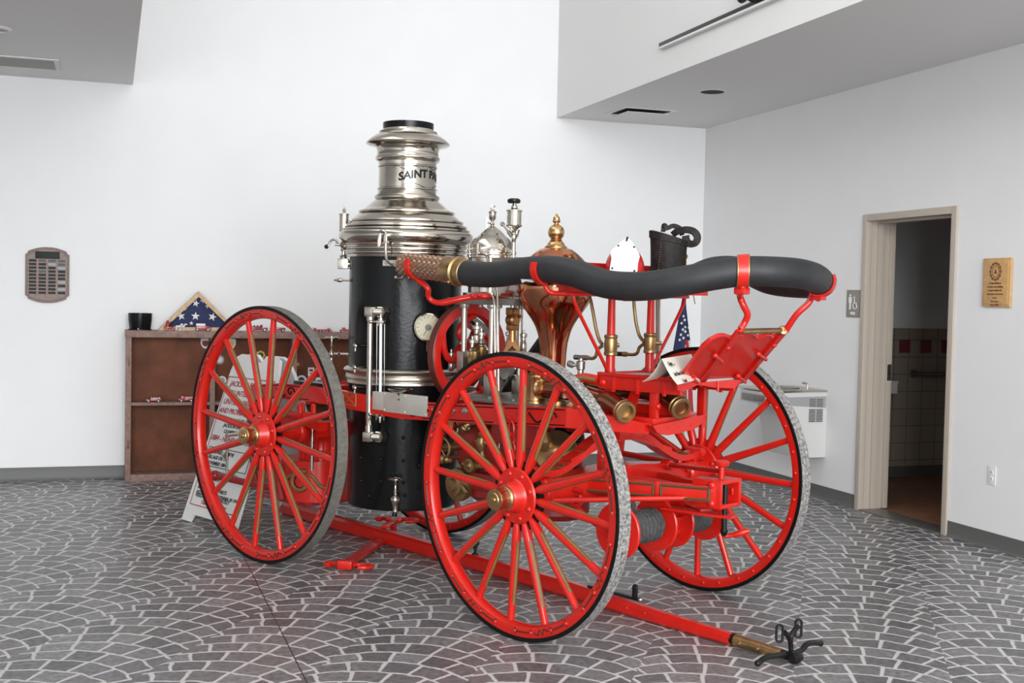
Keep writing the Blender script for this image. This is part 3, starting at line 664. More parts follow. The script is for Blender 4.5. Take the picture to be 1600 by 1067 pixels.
b.cyl(q, q+sv*.17, .018, .012); b.lathe([(.012, 0), (.034, .01), (.034, .018)], q+sv*.15, sv, 18)
h = q+Z*((412-383)*ms_); b.cyl(h, h-sv*.05, .007); b.tube(spline([h-sv*.03-Z*.0, h-sv*.05+Z*.03, h-sv*.075+Z*.02, h-sv*.09-Z*.012], 5), .007, 8); b.m(1).ball(h-sv*.098-Z*.012, .013, sq=1)
ep('steam_whistle', b, [NICKR, IRON], boiler)
# looped pipe on the hood, patch plate
q = at_cyl(604, 372, BX, 0, 105*DEP/FPX+.01); n = V3((q.x-BX, q.y, 0)).normalized(); s = Z.cross(n)
b = MB(); b.tube(spline([q-s*.035+n*.02+Z*.02, q-s*.04+n*.02-Z*.02, q-s*.037+n*.02-Z*.05, q-s*.03+n*.02-Z*.02, q-s*.03+n*.02+Z*.02], 5, closed=True), .006, 8, closed=True)
b.tube(spline([q-s*.035+n*.02+Z*.03, q-s*.015+n*.025+Z*.04, q+n*.015+Z*.02, q+n*.012-Z*.06, q+s*.005+n*.0-Z*.12, q+s*.03-n*.03-Z*.145], 6), .008, 10); b.box(q+n*.005+Z*0, (.04, .02, .05), n, s, Z, .003)
ep('steam_pipe', b, NICKR, boiler)
q, n = onb(612, 411); b = MB(); s = Z.cross(n); b.box(q+s*.02, (.016, .14, .035), n, s, Z, .003)
for e_ in (-.03, .02, .07): b.dome(q+n*.008+s*e_, n, .008)
ep('patch_plate', b, NICKR, boiler)
b = MB(); q, n = onb(633, 428); s = Z.cross(n); b.tube(spline([q+n*.02-s*.05-Z*.02, q+n*.05-s*.02-Z*.025, q+n*.05+s*.0, q+n*.03+s*.02-Z*.02], 4), .008, 8); b.ball(q+n*.02-s*.05-Z*.02, .012); b.ball(q+n*.03+s*.02-Z*.02, .012)
ep('boiler_cleat', b, NICK, boiler)

# ---- frame: side beams, nickel plates round the boiler, cross members
YB_ = .345
for sg in (-1, 1):
    b = MB()
    pts = [(-2.62, .90), (-2.3, .93), (-1.98, .935), (-1.2, .905), (-.45, .94), (-.02, .965)]
    for (xa, za), (xc, zc) in zip(pts[:-1], pts[1:]):
        b.loft([[V3((xa, sg*YB_+y_, za+z_)) for y_, z_ in ((-.018, -.047), (.018, -.047), (.018, .047), (-.018, .047))], [V3((xc, sg*YB_+y_, zc+z_)) for y_, z_ in ((-.018, -.047), (.018, -.047), (.018, .047), (-.018, .047))]])
    b.loft([[V3((-.02, sg*YB_+y_, .965+z_)) for y_, z_ in ((-.018, -.047), (.018, -.047), (.018, .047), (-.018, .047))], [V3((.34, sg*.22+y_, .945+z_)) for y_, z_ in ((-.018, -.03), (.018, -.03), (.018, .02), (-.018, .02))]])
    yo = sg*(YB_+.0185); b.m(1)
    for i, (xa, xc) in enumerate(((-2.55, -2.02), (-1.02, -.5), (-.42, -.03))):
        def zc(x_):
            for (p, q_), (r_, s_) in zip(pts[:-1], pts[1:]):
                if p <= x_ <= r_: return q_+(s_-q_)*(x_-p)/(r_-p)
            return .95
        for dz in (-.036, .036): b.tube([V3((xa+(xc-xa)*k/6, yo, zc(xa+(xc-xa)*k/6)+dz)) for k in range(7)], .003, 5)
    for cx_ in (-2.2, -.12, -1.02):          # painted scrolls
        b.m(1).tube([V3((cx_+(.034-.0028*k)*math.cos(k*.62)*1.2, yo, zc(max(min(cx_, -.03), -2.6))+(.034-.0028*k)*math.sin(k*.62))) for k in range(12)], .005, 6)
        b.tube(spline([V3((cx_-.05, yo, zc(cx_)-.02)), V3((cx_-.09, yo, zc(cx_)-.03)), V3((cx_-.14, yo, zc(cx_)+.01))], 4), .005, 6)
    b.m(2)                                   # crossed ribbon just behind the plate
    xr = -1.64; 
    for k in (-1, 1): b.tube([V3((xr-.05, yo, .93+.03*k)), V3((xr+.05, yo, .93-.03*k))], .004, 5)
    b.tube([V3((xr-.05, yo, .90)), V3((xr-.05, yo, .96)), V3((xr+.06, yo, .965)), V3((xr+.06, yo, .895))], .004, 5, closed=True)
    for xb in (-.31, -.95): b.m(0).dome((xb, yo, zc(xb)+.01), (0, sg, 0), .015, .012)
    fr = ep('frame_beam', b, [RED, BLK, GOLD])
    for xb in (-.83, -.79, -.70): ep('frame_bolt', MB().lathe([(.017, -.002), (.017, .006), (.009, .008), (.009, .018), (0, .019)], (xb, sg*(YB_+.017), zc(xb)+.012), (0, sg, 0), 12), NICKR, fr)
    pl_ = MB(); za, zb2 = at(620, 614, 'y', -YB_-.02).z, at(640, 648, 'y', -YB_-.02).z
    xa, xc = at(600, 630, 'y', -YB_-.02).x, at(668, 630, 'y', -YB_-.02).x
    pl_.box(((xa+xc)/2, sg*(YB_+.02), (za+zb2)/2), (xc-xa, .008, za-zb2), bev=.002)
    pl_.bb(xa-.10, xa, sg*(YB_+.008)-.012, sg*(YB_+.008)+.012, zb2+.005, za-.005, .002)
    for fx_ in (.02, .5, .97):
        for fz in (.1, .9): pl_.dome((xa+(xc-xa)*fx_, sg*(YB_+.024), zb2+(za-zb2)*fz), (0, sg, 0), .006, .004, 8)
    ep('nickel_plate', pl_, SATIN)
b = MB()
for xx in (-2.5, -2.05, -1.18): b.bb(xx-.03, xx+.03, -YB_, YB_, .87, .93, .004)
ep('cross_member', b, RED)
# handle dish standing on the nickel plate
q = at(625, 612, 'y', -.36); b = MB(); b.lathe([(.0, .0), (.03, .002), (.055, .010), (.062, .016), (.066, .014), (.06, .006), (.03, -.006), (0, -.008)], q, Z, 28); b.lathe([(.016, -.045), (.006, -.03), (.012, -.018), (.018, -.006)], q, Z, 14)
ep('fill_cap', b, NICK)
# pump deck plate
b = MB().bb(-.86, -.02, -.30, .30, .985, 1.005, .003)
for xx in (-.8, -.62, -.45, -.2): 
    for yy in (-.27, .27): b.dome((xx, yy, 1.005), Z, .014, .012, 6)
ep('deck_plate', b, STEEL)

# ---- flywheel, facing forward between boiler and engine
FXc = -1.13; fc = at(731, 553, 'x', FXc); FR = .275
b = MB(); b.lathe([(FR, -.026), (FR+.004, -.022), (FR+.004, .022), (FR, .026), (FR-.050, .026), (FR-.056, .018), (FR-.056, -.018), (FR-.050, -.026)], (FXc, fc.y, fc.z), X, 80, closed=True, mis=[1, 1, 1, 0, 0, 0, 0, 0])
fly = ep('flywheel', b, [RED, mat('rim_brown', (.10, .022, .014), .4)])
for i in range(5):
    a0 = R(72*i+28); pt = []
    for k in range(9):
        t_ = k/8; r_ = .045+(FR-.095)*t_; an = a0+.42*math.sin(t_*PI*1.5-.4)
        pt.append(V3((FXc, fc.y+r_*math.cos(an), fc.z+r_*math.sin(an))))
    ep('spoke', MB().tube(pt, [.021-.004*math.sin(PI*k/8) for k in range(9)], 12), RED, fly)
ep('hub', MB().lathe([(0, -.06), (.05, -.06), (.055, -.045), (.055, .045), (.05, .06), (.03, .062), (.03, .09), (0, .09)], (FXc, fc.y, fc.z), X, 24), RED, fly)

# ---- steam cylinder on its columns
CX = -.90; CD = (MV @ V3((CX, 0, 1.4))-CAM).dot(FW); cs = CD/FPX
def cz(y, px=769): return at_plane(px, y, V3((CX, 0, 0)), V3((CAMV.x-CX, CAMV.y, 0)).normalized()).z
oc = (CX, 0, 0)
b = MB().lathe([(h*cs, cz(y)) for y, h in ((463, 44), (458, 44), (457, 36), (449, 36), (448, 38), (445, 38), (444, 36), (404, 36), (403, 37.5), (399, 37.5), (398, 36.2), (396, 36.2), (395, 38), (391, 38), (390, 36.5), (386, 35.5), (381, 33), (375, 29), (371, 25), (370, 22.5), (366, 19), (360, 13), (356, 7), (354, 5), (353, 0))], oc, Z, 56)
cyl = ep('steam_cylinder', b, NICK, None, 50)
b = MB().lathe([(h*cs, cz(y)) for y, h in ((355, 5), (352, 2.2), (350, 4), (348, 2.4), (345, 2), (343.5, 4), (341, 5.5), (333, 5.5), (332, 6.4), (330.5, 6), (329, 3), (327.5, 1.2), (326.5, 1.2), (326, 0))], oc, Z, 20)
b.tube([V3((CX, 0, cz(324.5)))+X*(.012*math.cos(a_))*.7+Y*(.012*math.cos(a_))*.7+Z*(.012*math.sin(a_)) for a_ in [2*PI*k/14 for k in range(14)]], .0035, 6, closed=True)
q = V3((CX, 0, cz(348.5))); b.cyl(q, q-sv*.03, .004, seg=8); b.strap([q-sv*.028+Z*.03, q-sv*.03, q-sv*.028-Z*.025], .008, .004, sv)
ep('oil_cup', b, NICK, cyl)
# studs round the cylinder head
b = MB(); q = at(741, 391, 'y', -.12)
for dz in (.0, -.025): b.tube([V3((CX+.128*math.cos(a_), .128*math.sin(a_), cz(392)+dz)) for a_ in [R(-140+10*k) for k in range(13)]], .004, 6)
for k in (-135, -110, -80): b.cyl((CX+.128*math.cos(R(k)), .128*math.sin(R(k)), cz(382)), (CX+.128*math.cos(R(k)), .128*math.sin(R(k)), cz(403)), .006, seg=8)
b.tube(spline([at(747, 397, 'y', -.13), at(757, 398, 'y', -.13), at(762, 406, 'y', -.13), at(763, 440, 'y', -.13)], 5), .005, 8)
ep('cylinder_cock', b, NICK, cyl)
# valve chest beside the cylinder with the lubricator on top
b = MB().bb(-.80, -.60, -.10, .10, cz(470), cz(405), .008); b.lathe([(.05, cz(472)), (.05, cz(410)), (.04, cz(405))], (-.66, .13, 0), Z, 24); b.bb(-.79, -.62, -.112, -.10, cz(446), cz(404), .003); b.bb(-.84, -.56, -.13, .13, cz(474), cz(462), .004)
b.bb(-.70, -.50, -.05, .1, cz(412), cz(403), .003)
ep('valve_chest', b, NICK, None)
q = at(803, 360, 'y', 0); ls = CD*1.0/FPX
b = MB(); k_ = [(404, 3.6), (398, 3.4), (397, 4.6), (394, 4.6), (393, 3.4), (380, 3.2), (374, 3.4), (372, 5), (368, 5), (366, 3), (362, 3), (360, 4), (356, 8), (354, 11.8), (353, 12.4), (351.5, 12.4), (351, 11), (331, 11), (330.5, 12.4), (328.5, 12.4), (328, 10), (326.5, 6.5), (325, 5), (322, 5), (321, 3.4), (318, 2.6), (316, 3)]
b.lathe([(h*ls, at(803, y, 'y', 0).z) for y, h in k_], (q.x, 0, 0), Z, 24)
pa, pb = at(803, 373, 'y', 0), at(785, 350, 'y', 0); b.tube([pa, pa.lerp(pb, .45), pa.lerp(pb, .5), pb], [.012, .012, .006, .006], 10); b.tube([pa.lerp(pb, .94), pb+(pb-pa)*.06], .012, 6)
pc = at(809, 367, 'y', 0); pd = at(811, 359, 'y', 0); b.cyl(pa, pc, .007, seg=8); b.strap([pd, pc, pc-(pd-pc)*.5], .008, .005, sv)
lub = ep('lubricator', b, NICK)
hw_ = at(803, 314.5, 'y', 0); b = MB().lathe([(0, .010), (.018, .010), (.026, .014), (.034, .008), (.035, -.002), (.03, -.010), (.015, -.010), (.008, -.012), (0, -.012)], hw_, Z, 24)
ep('valve_knob', b, IRON, lub)
# bed plate under the cylinder, columns, pipes
b = MB().bb(-1.06, -.56, -.17, .17, cz(476), cz(466), .004)
for (x_, y_) in ((-1.0, -.12), (-.92, -.15), (-.82, -.15), (-.68, -.15), (-.6, -.1)): b.cyl((x_, y_, cz(480)), (x_, y_, cz(474)), .012, seg=6)
ep('bed_plate', b, STEEL)
for (px, y_) in ((725, -.10), (768, -.12), (812, .08), (776, .13)):
    ctop = at(px+1, 474, 'y', y_); x_ = ctop.x
    b = MB().cyl((x_, y_, 1.0), (x_, y_, cz(476)), .0155, seg=18); b.lathe([(.023, cz(482)), (.026, cz(479)), (.026, cz(476))], (x_, y_, 0), Z, 18); b.box((x_, y_, 1.17 if px < 730 else 1.05), (.05, .06, .11), bev=.006)
    ep('column', b, NICKR)
b = MB()
b.tube(spline([at(748, 458, 'y', -.2), at(762, 458, 'y', -.2), at(770, 464, 'y', -.2), at(773, 478, 'y', -.2)], 5)+[at(773.5, 552, 'y', -.2), at(774, 700, 'y', -.2)], .0065, 10)
b.tube(spline([at(762, 440, 'y', -.2), at(772, 444, 'y', -.2), at(777, 454, 'y', -.2)], 5)+[at(778.5, 552, 'y', -.2), at(780, 705, 'y', -.2)], .0065, 10)
ep('drain_pipe', b, NICK)
# piston rod, crosshead, connecting rod, crank disc and bearings
cr = at(801, 500, 'y', -.02); xk = cr.x
b = MB().cyl((xk, -.02, cz(470)), (xk, -.02, cr.z+.04), .014); b.lathe([(.03, 0), (.034, .012), (.03, .03)], (xk, -.02, cz(472)), Z, 14); ep('piston_rod', b, NICK)
b = MB(); b.lathe([(.0, -.03), (.026, -.03), (.034, -.02), (.034, .02), (.026, .03), (0, .03)], (xk, -.02, cr.z), X, 20); b.box((xk, -.02, cr.z+.045), (.05, .06, .04), bev=.006); b.box((xk, -.02, cr.z-.04), (.05, .05, .03), bev=.006)
for s_ in (-1, 1): b.cyl((xk+.03, -.02+s_*.02, cr.z+.02), (xk+.045, -.02+s_*.02, cr.z+.02), .01, seg=6)
b.tube([(xk, -.02, cr.z-.03), (xk, -.02, cr.z-.12)], [.018, .024], 12); b.tube([(xk, -.02, cr.z-.10), (xk, -.02, cr.z-.16), (xk, -.02, cr.z-.24)], [.024, .06, .095], 4)
ep('connecting_rod', b, BRONZE)
dk = at(771, 581, 'x', -.86); b = MB(); b.lathe([(0, -.03), (.09, -.03), (.095, -.025), (.095, .025), (.09, .03), (.035, .03), (.035, .08), (0, .08)], (-.86, dk.y, dk.z), X, 44)
b.m(1)
for k in range(9): a_ = 2*PI*k/9; b.lathe([(.009, .0305), (0, .031)], (-.86, dk.y+.07*math.cos(a_), dk.z+.07*math.sin(a_)), X, 10)
ep('crank_disc', b, [STEEL, DARKHOLE])
b = MB()
for (px, py, y_, r_) in ((738, 540, -.05, .022), (752, 528, 0, .02), (795, 528, -.02, .018), (818, 530, .06, .018), (745, 518, .05, .03), (705, 560, -.02, .018)):
    b = MB(); q = at(px, py, 'y', y_); b.lathe([(r_*.6, -.07), (r_, -.06), (r_, -.02), (r_*.7, -.012), (r_*.7, .01), (r_*1.1, .014), (r_*1.1, .03), (r_*.4, .034), (r_*.4, .05), (0, .052)], q, Z, 12)
    ep('oiler', b, NICKR)
b = MB()
for (px, py, y_) in ((742, 552, -.05), (741, 562, -.05), (800, 555, -.08), (752, 545, .0)):
    q = at(px, py, 'y', y_); b.lathe([(.02, -.05), (.028, -.04), (.028, .01), (.018, .018), (.022, .03), (.01, .036), (0, .05)], q, Z, 14)
b.cyl((-1.2, fc.y, fc.z), (-.6, fc.y, fc.z), .03)
ep('crankshaft_bearing', b, OLDBR)
# black pipe leaning behind the air chamber
pa, pb = at(902, 466, 'y', .42), at(778, 640, 'y', .36); mid = at(846, 545, 'y', .40)
ep('drain_hose', MB().tube(spline([pa, mid, pb], 10), .052, 20), RUBBER)

# ---- copper air chamber
AX = -.435; AD = (MV @ V3((AX, 0, 1.4))-CAM).dot(FW); as_ = AD/FPX
AY = 0; ap = at(867, 455, 'x', AX); AY = ap.y
def az(y): return at_plane(867+(455-y)*.0195, y, V3((AX, AY, 0)), V3((CAMV.x-AX, CAMV.y-AY, 0)).normalized()).z
oa = (AX, AY, 0)
air = ep('air_chamber', MB().lathe([(h*as_, az(y)) for y, h in ((600, 22), (597, 22), (590, 19.2), (571, 19.4), (550, 20.6), (535, 22.2), (520, 26), (512, 29), (505, 32.5), (497, 37.5), (490, 42.6), (482, 48), (475, 52.6), (466, 56.5), (455, 59), (447, 59.6), (438, 59), (429, 57), (420, 53.5), (411, 48.5), (403, 42), (396, 34.5), (390, 26), (388, 20))], oa, Z, 72), COPPER, None, 60)
ep('finial', MB().lathe([(h*as_, az(y)) for y, h in ((391, 21), (389.5, 20.5), (388.5, 18), (385, 17.2), (384, 15), (380, 12.5), (378.5, 12), (377.5, 9.5), (375.5, 10), (374.5, 8.5), (372.5, 8.8), (370, 11.2), (366, 12.6), (362, 12.8), (358, 12), (354, 9.5), (351.5, 5.2), (350, 3.8), (348.5, 3.6), (347, 5.8), (345.5, 6.4), (344, 5.4), (342, 5.6), (340, 5.2), (337, 3), (334, .8), (333, 0))], oa, Z, 40), BRASS, air, 50)
q = at(889, 401, 'y', AY-.05); b = MB().lathe([(.02, -.05), (.012, -.03), (.012, -.02), (.028, -.014), (.03, 0), (.018, .004), (.026, .012), (0, .014)], q, Z, 16)
q = at(890, 443, 'y', AY-.18); b.lathe([(.03, -.03), (.036, -.025), (.03, -.015), (.034, -.006), (.040, .0), (.032, .008), (.036, .016), (.02, .022), (0, .022)], q, V3((.5, -.86, 0)), 18)
ep('relief_valve', b, BRASS, air)

# ---- pump and its fittings under the deck
b = MB(); b.lathe([(.0, .44), (.14, .44), (.18, .47), (.185, .55), (.15, .58), (.15, .72), (.165, .74), (.165, .78), (.12, .80), (.12, .985)], (-.82, .02, 0), Z, 36)
b.lathe([(.0, .40), (.16, .40), (.19, .43), (.19, .58), (.15, .62), (.15, .75), (.12, .78), (.12, .985)], (-.45, .03, 0), Z, 36)
b.bb(-1.0, -.3, -.17, .2, .50, .60, .02); b.bb(-.98, -.35, -.16, .16, .63, .84, .03); b.bb(-.62, -.3, -.26, -.22, .78, .9, .01)
for k in range(10): a_ = 2*PI*k/10; b.dome((-.82+.175*math.cos(a_), .02+.175*math.sin(a_), .565), Z, .014, .02, 6)
pump = ep('pump', b, REDD)
q = at(689, 700, 'y', -.28); b = MB(); handwheel(b, q, V3((.15, -1, 0)), .058, .0075, 5, .3); b.cyl(q, q+Y*.12, .009); b.lathe([(.022, .03), (.014, .05), (.024, .08), (.024, .12)], q, Y, 12); ep('hand_wheel', b, OLDBR, pump)
q = at(734, 727, 'y', -.22); b = MB(); b.lathe([(.0, .022), (.012, .02), (.02, .012), (.036, .01), (.040, .0), (.040, -.02), (.032, -.03), (.03, -.08)], q, -Y, 28); b.box(q+Y*.02, (.14, .02, .022), bev=.006); b.ball(q+Y*.02+X*.07, .013); b.ball(q+Y*.02-X*.07, .013); ep('valve_cap', b, OLDBR, pump)
q = at(714, 757, 'y', -.20); b = MB(); b.lathe([(0, .05), (.03, .048), (.035, .03), (.055, .026), (.06, .01), (.085, .004), (.09, -.02), (.085, -.04), (.06, -.05)], q, -Y, 32); b.cyl(q-Y*.02+X*.06-Z*.0, q-Y*.02+X*.1-Z*.03, .012); ep('suction_cap', b, OLDBR, pump)
q0_, q1_ = at(704, 672, 'y', -.32), at(703, 600, 'y', -.32); b = MB(); b.lathe([(.028, 0), (.031, .01), (.031, .13), (.033, .135), (.031, .14), (.031, (q1_.z-q0_.z)*.7), (.022, (q1_.z-q0_.z)*.78), (.026, (q1_.z-q0_.z)*.84), (.012, (q1_.z-q0_.z)*.92), (.02, (q1_.z-q0_.z)*.97), (0, q1_.z-q0_.z)], q0_, Z, 24)
b.cyl(q0_+Z*.06, q0_+Z*.06+Y*.15, .012); ep('feed_pump', b, COPPER, pump)
for (px, py, ax_) in ((689, 668, Z), (726, 668, V3((.8, -.4, .4))), (690, 717, X), (752, 690, Z)):
    q = at(px, py, 'y', -.28); b = MB(); b.lathe([(.0, -.05), (.016, -.045), (.026, -.02), (.028, .0), (.022, .02), (.012, .026), (.018, .034), (.018, .048), (.008, .055), (.008, .068), (.014, .072), (0, .08)], q, ax_, 16); b.cyl(q, q+Y*.14, .012); b.ball(q+X*.03, .016); b.ball(q-X*.03, .014); ep('bleeder_valve', b, OLDBR, pump)
b = MB().tube(spline([at(752, 645, 'y', -.26), at(753, 680, 'y', -.26), at(754, 716, 'y', -.26), at(758, 722, 'y', -.2)], 4), .012, 12); b.cyl(at(753, 708, 'y', -.26), at(753.5, 716, 'y', -.26), .019); ep('brass_pipe', b, OLDBR, pump)
q = at(868, 708, 'y', -.12); b = MB(); b.lathe([(0, .10), (.03, .09), (.05, .07), (.105, .05), (.11, .03), (.09, .02), (.07, -.1)], q, V3((.6, -.7, .35)), 32); b.lathe([(.03, -.04), (.05, 0), (.03, .05)], at(850, 690, 'y', -.2), Z, 18); ep('suction_elbow', b, OLDBR, pump)
ep('suction_inlet', MB().tube(spline([at(880, 720, 'y', .0), at(888, 690, 'y', .0), at(880, 668, 'y', .05)], 6), .085, 24), BLACK, pump)
# brass and copper manifold on the deck
q = at(836, 628, 'y', -.24); b = MB(); b.lathe([(.06, 0), (.06, .01), (.05, .014), (.05, .12), (.054, .125), (.054, .135), (.03, .145), (.024, .15), (.024, .165), (.03, .17), (.014, .18), (.014, .2)], (q.x, q.y, 1.005), Z, 32)
b.beam((q.x-.06, q.y, 1.19), (q.x+.04, q.y, 1.185), .014, .01); b.lathe([(.05, 0), (.055, .01), (.048, .02), (.055, .03), (.05, .05)], (q.x+.03, q.y, 1.075), X, 28)
mani = ep('discharge_valve', b, BRASS, None, 50)
b = MB().tube(spline([(q.x, q.y, 1.075), (q.x+.12, q.y, 1.075), (q.x+.28, q.y+.01, 1.07), (q.x+.40, q.y+.02, 1.05), at(952, 626, 'y', -.23), at(974, 641, 'y', -.27)], 7), .042, 24)
outl = ep('discharge_pipe', b, COPPERD, None, 60)
e0, e1_ = at(966, 637, 'y', -.26), at(976, 643, 'y', -.28); dv = (e1_-e0).normalized()
ep('pipe_ring', MB().lathe([(.03, -.015), (.05, -.018), (.052, -.01), (.048, -.006), (.052, .0), (.052, .014), (.048, .018), (.036, .018), (.034, -.01), (0, -.012)], e1_, dv, 32), OLDBR, outl)
b = MB().tube(spline([(-.35, 0, 1.09), at(905, 600, 'y', 0), at(975, 608, 'y', .0), at(1015, 612, 'y', -.02), at(1040, 620, 'y', -.05), at(1062, 636, 'y', -.10)], 7), .042, 24)
outl = ep('discharge_pipe', b, COPPERD, None, 60)
e0, e1_ = at(1050, 627, 'y', -.08), at(1062, 636.5, 'y', -.10); dv = (e1_-e0).normalized()
ep('pipe_ring', MB().lathe([(.03, -.015), (.05, -.018), (.052, -.01), (.048, -.006), (.052, .0), (.052, .014), (.048, .018), (.036, .018), (.034, -.01), (0, -.012)], e1_, dv, 32), OLDBR, outl)
# small lever valve behind the near front wheel
q = at(907, 588, 'y', -.22); b = MB(); b.lathe([(.016, -.05), (.03, -.035), (.033, -.015), (.024, .0), (.015, .006), (.015, .03), (.02, .034), (.022, .07), (.012, .074), (.012, .09), (0, .095)], q, Z, 18)
b.m(1).tube(spline([q+Z*.055, at(895, 570, 'y', -.24), at(887, 566.5, 'y', -.25)], 4), [.008]*4+[.016]*4+[.01], 10)
b.beam(at(897, 557.5, 'y', -.23), at(921, 558, 'y', -.23), .012, .014)
ep('lever_valve', b, [NICKR, STEEL])
q = at(880, 626, 'y', -.25); b = MB(); b.lathe([(.04, 0), (.05, .01), (.05, .03), (.03, .035)], at(868, 636, 'y', -.27), Z, 24); b.lathe([(.02, 0), (.03, .02), (.02, .04)], at(889, 634, 'y', -.27), X, 12); ep('deck_flange', b, OLDBR)
# ---- front carriage (turned slightly with the wheels)
def S(x, y, z): return steer((x, y, z))
b = MB()
b.loft([[S(x_, y_, z_) for x_, z_ in ((-.05*k, .64-.05*k), (.05*k, .64-.05*k), (.05*k, .64+.065*k), (-.05*k, .64+.065*k))] for y_, k in ((-.56, .75), (-.34, .95), (-.1, 1.25), (.1, 1.25), (.34, .95), (.56, .75))])
b.tube([S(0, -.70, .64), S(0, -.5, .64)], .055, 20); b.tube([S(0, .5, .64), S(0, .70, .64)], .055, 20)
for s_ in (-1, 1): b.lathe([(.062, -.01), (.07, 0), (.07, .03), (.062, .04)], S(0, s_*.5, .64), S(0, s_, 0), 24); b.dome(S(.055, s_*.47, .66), S(1, 0, 0), .014)
ep('front_axle', b, RED)
# transverse leaf spring
b = MB(); arc = [(-.60, .735), (-.52, .722), (-.42, .725), (-.30, .775), (-.16, .85), (0, .875), (.16, .85), (.30, .775), (.42, .725), (.52, .722), (.60, .735)]
b.strap(spline([S(0, y_, z_) for y_, z_ in arc], 5), .075, .03, X)
b.strap(spline([S(0, y_*.72, z_-.035) for y_, z_ in ((-.5, .80), (-.3, .845), (-.15, .878), (0, .887), (.15, .878), (.3, .845), (.5, .80))], 4), .07, .024, X)
for s_ in (-1, 1):
    b.cyl(S(-.045, s_*.60, .74), S(.045, s_*.60, .74), .022, seg=14); b.box(S(0, s_*.57, .70), (.05, .03, .09), bev=.006); b.tube([S(0, s_*.45, .64), S(0, s_*.47, .72)], .018)
b.m(1)
for s_ in (-1, 1):
    for ya, yb in ((.50, .40), (.36, .27), (.24, .14)):
        za = [.7385, .741, .757, .808, .82, .868]; 
        def zsp(y_):
            y_ = abs(y_)
            for (p, q_), (r_, t_) in zip(arc[5:-1], arc[6:]):
                if p <= y_ <= r_: return q_+(t_-q_)*(y_-p)/(r_-p)
            return .73
        for dx in (-.028, .028): b.tube([S(dx, s_*(ya+(yb-ya)*k/4), zsp(ya+(yb-ya)*k/4)+.0165) for k in range(5)], .004, 5)
        for ye in (ya, yb): b.tube([S(-.028, s_*ye, zsp(ye)+.0165), S(.028, s_*ye, zsp(ye)+.0165)], .004, 5)
ep('leaf_spring', b, [RED, BRGOLD])
# bolster block between spring and body
b = MB(); b.box((0, 0, .90), (.16, .18, .10), bev=.008); b.bb(-.06, .36, -.20, .22, .955, .985, .006)
b.slab([(.385, -.235, .955), (.385, .16, .985), (.385, .16, .955), (.385, .10, .925), (.385, -.02, .91), (.385, -.12, .905), (.385, -.2, .92)], (-.03, 0, 0))
for y_ in (-.12, -.04, .05): b.dome((.375, y_, .945), X, .018, .012, 8)
b.tube([(.36, -.2, .935), (.37, -.1, .92), (.37, 0, .93), (.37, .12, .945)], .014, 8)
b.box((.0, -.1, .80), (.06, .05, .2), bev=.004)
ep('bolster', b, RED)
ep('reach_plate', MB().beam((-.5, 0, .86), (0, 0, .88), .10, .03), REDD)
# futchels, socket and tie rods
sk = at_plane(1139, 771, V3((.665, 0, 0)), X)
sc_ = V3((.60, sk.y, sk.z))
b = MB()
for s_ in (-1, 1):
    p0_, p1_ = S(-.06, s_*.28, .648), sc_+V3((.05, s_*.07, .0))
    b.beam(p0_, p1_, .035, .075 if s_ < 0 else .03)
    if s_ > 0: continue
    dv = (p1_-p0_).normalized(); n = dv.cross(Z).normalized(); n = n if n.y < 0 else -n
    b.m(1)
    for fa, fb in ((.12, .38), (.42, .60), (.65, .96)):
        A, B_ = p0_.lerp(p1_, fa)+n*.0185, p0_.lerp(p1_, fb)+n*.0185
        for dz in (-.026, .026): b.tube([A+Z*dz, B_+Z*dz], .007, 6)
        b.tube([A-Z*.026, A+Z*.026], .007, 6); b.tube([B_-Z*.026, B_+Z*.026], .007, 6)
    b.m(0); b.box(p0_.lerp(p1_, .625)+n*.012, (.022, .022, .085), dv, n, Z, .003)
ep('futchel', b, [RED, BRGOLD])
b = MB(); Sx, Sy, Sz = .15, .165, .125; cx_, cy_, cz_ = sc_
for (a0, a1, b0, b1, c0, c1) in ((-Sx/2, Sx/2, -Sy/2, -Sy/2+.02, -Sz/2, Sz/2), (-Sx/2, Sx/2, Sy/2-.02, Sy/2, -Sz/2, Sz/2), (-Sx/2, Sx/2, -Sy/2+.02, Sy/2-.02, Sz/2-.018, Sz/2), (-Sx/2, Sx/2, -Sy/2+.02, Sy/2-.02, -Sz/2, -Sz/2+.018), (-Sx/2, -Sx/2+.02, -Sy/2+.02, Sy/2-.02, -Sz/2+.018, Sz/2-.018)):
    b.bb(cx_+a0, cx_+a1, cy_+b0, cy_+b1, cz_+c0, cz_+c1, .003)
for z_ in (-.04, .04): b.dome((cx_+.03, cy_-Sy/2, cz_+z_), -Y, .02, .016, 8)
b.lathe([(.012, 0), (.012, .05), (.03, .056), (.036, .07), (.03, .078), (0, .08)], (cx_+.02, cy_+.005, cz_+Sz/2), Z, 18)
b.strap([(cx_-.25, cy_-.05, cz_-.10), (cx_-.02, cy_-.03, cz_-.10), (cx_+.10, cy_-.01, cz_-.098)], .07, .012, Y)
sock = ep('pole_socket', b, RED)
b = MB().cyl((cx_+.055, cy_-.015, cz_-.16), (cx_+.055, cy_-.015, cz_+Sz/2-.02), .012); b.lathe([(.012, 0), (.018, -.012), (.012, -.03), (.006, -.035)], (cx_+.055, cy_-.015, cz_-.155), Z, 12)
ep('locking_pin', b, IRON, sock)
b = MB().tube(spline([(cx_+.0, cy_+.06, cz_-.10), (cx_+.0, cy_+.055, cz_-.19), (cx_+.02, cy_+.07, cz_-.205), (cx_+.10, cy_+.12, cz_-.175)], 5), [.010]*12+[.014, .016, .014, .008], 10)
ep('pin_handle', b, RED, sock)
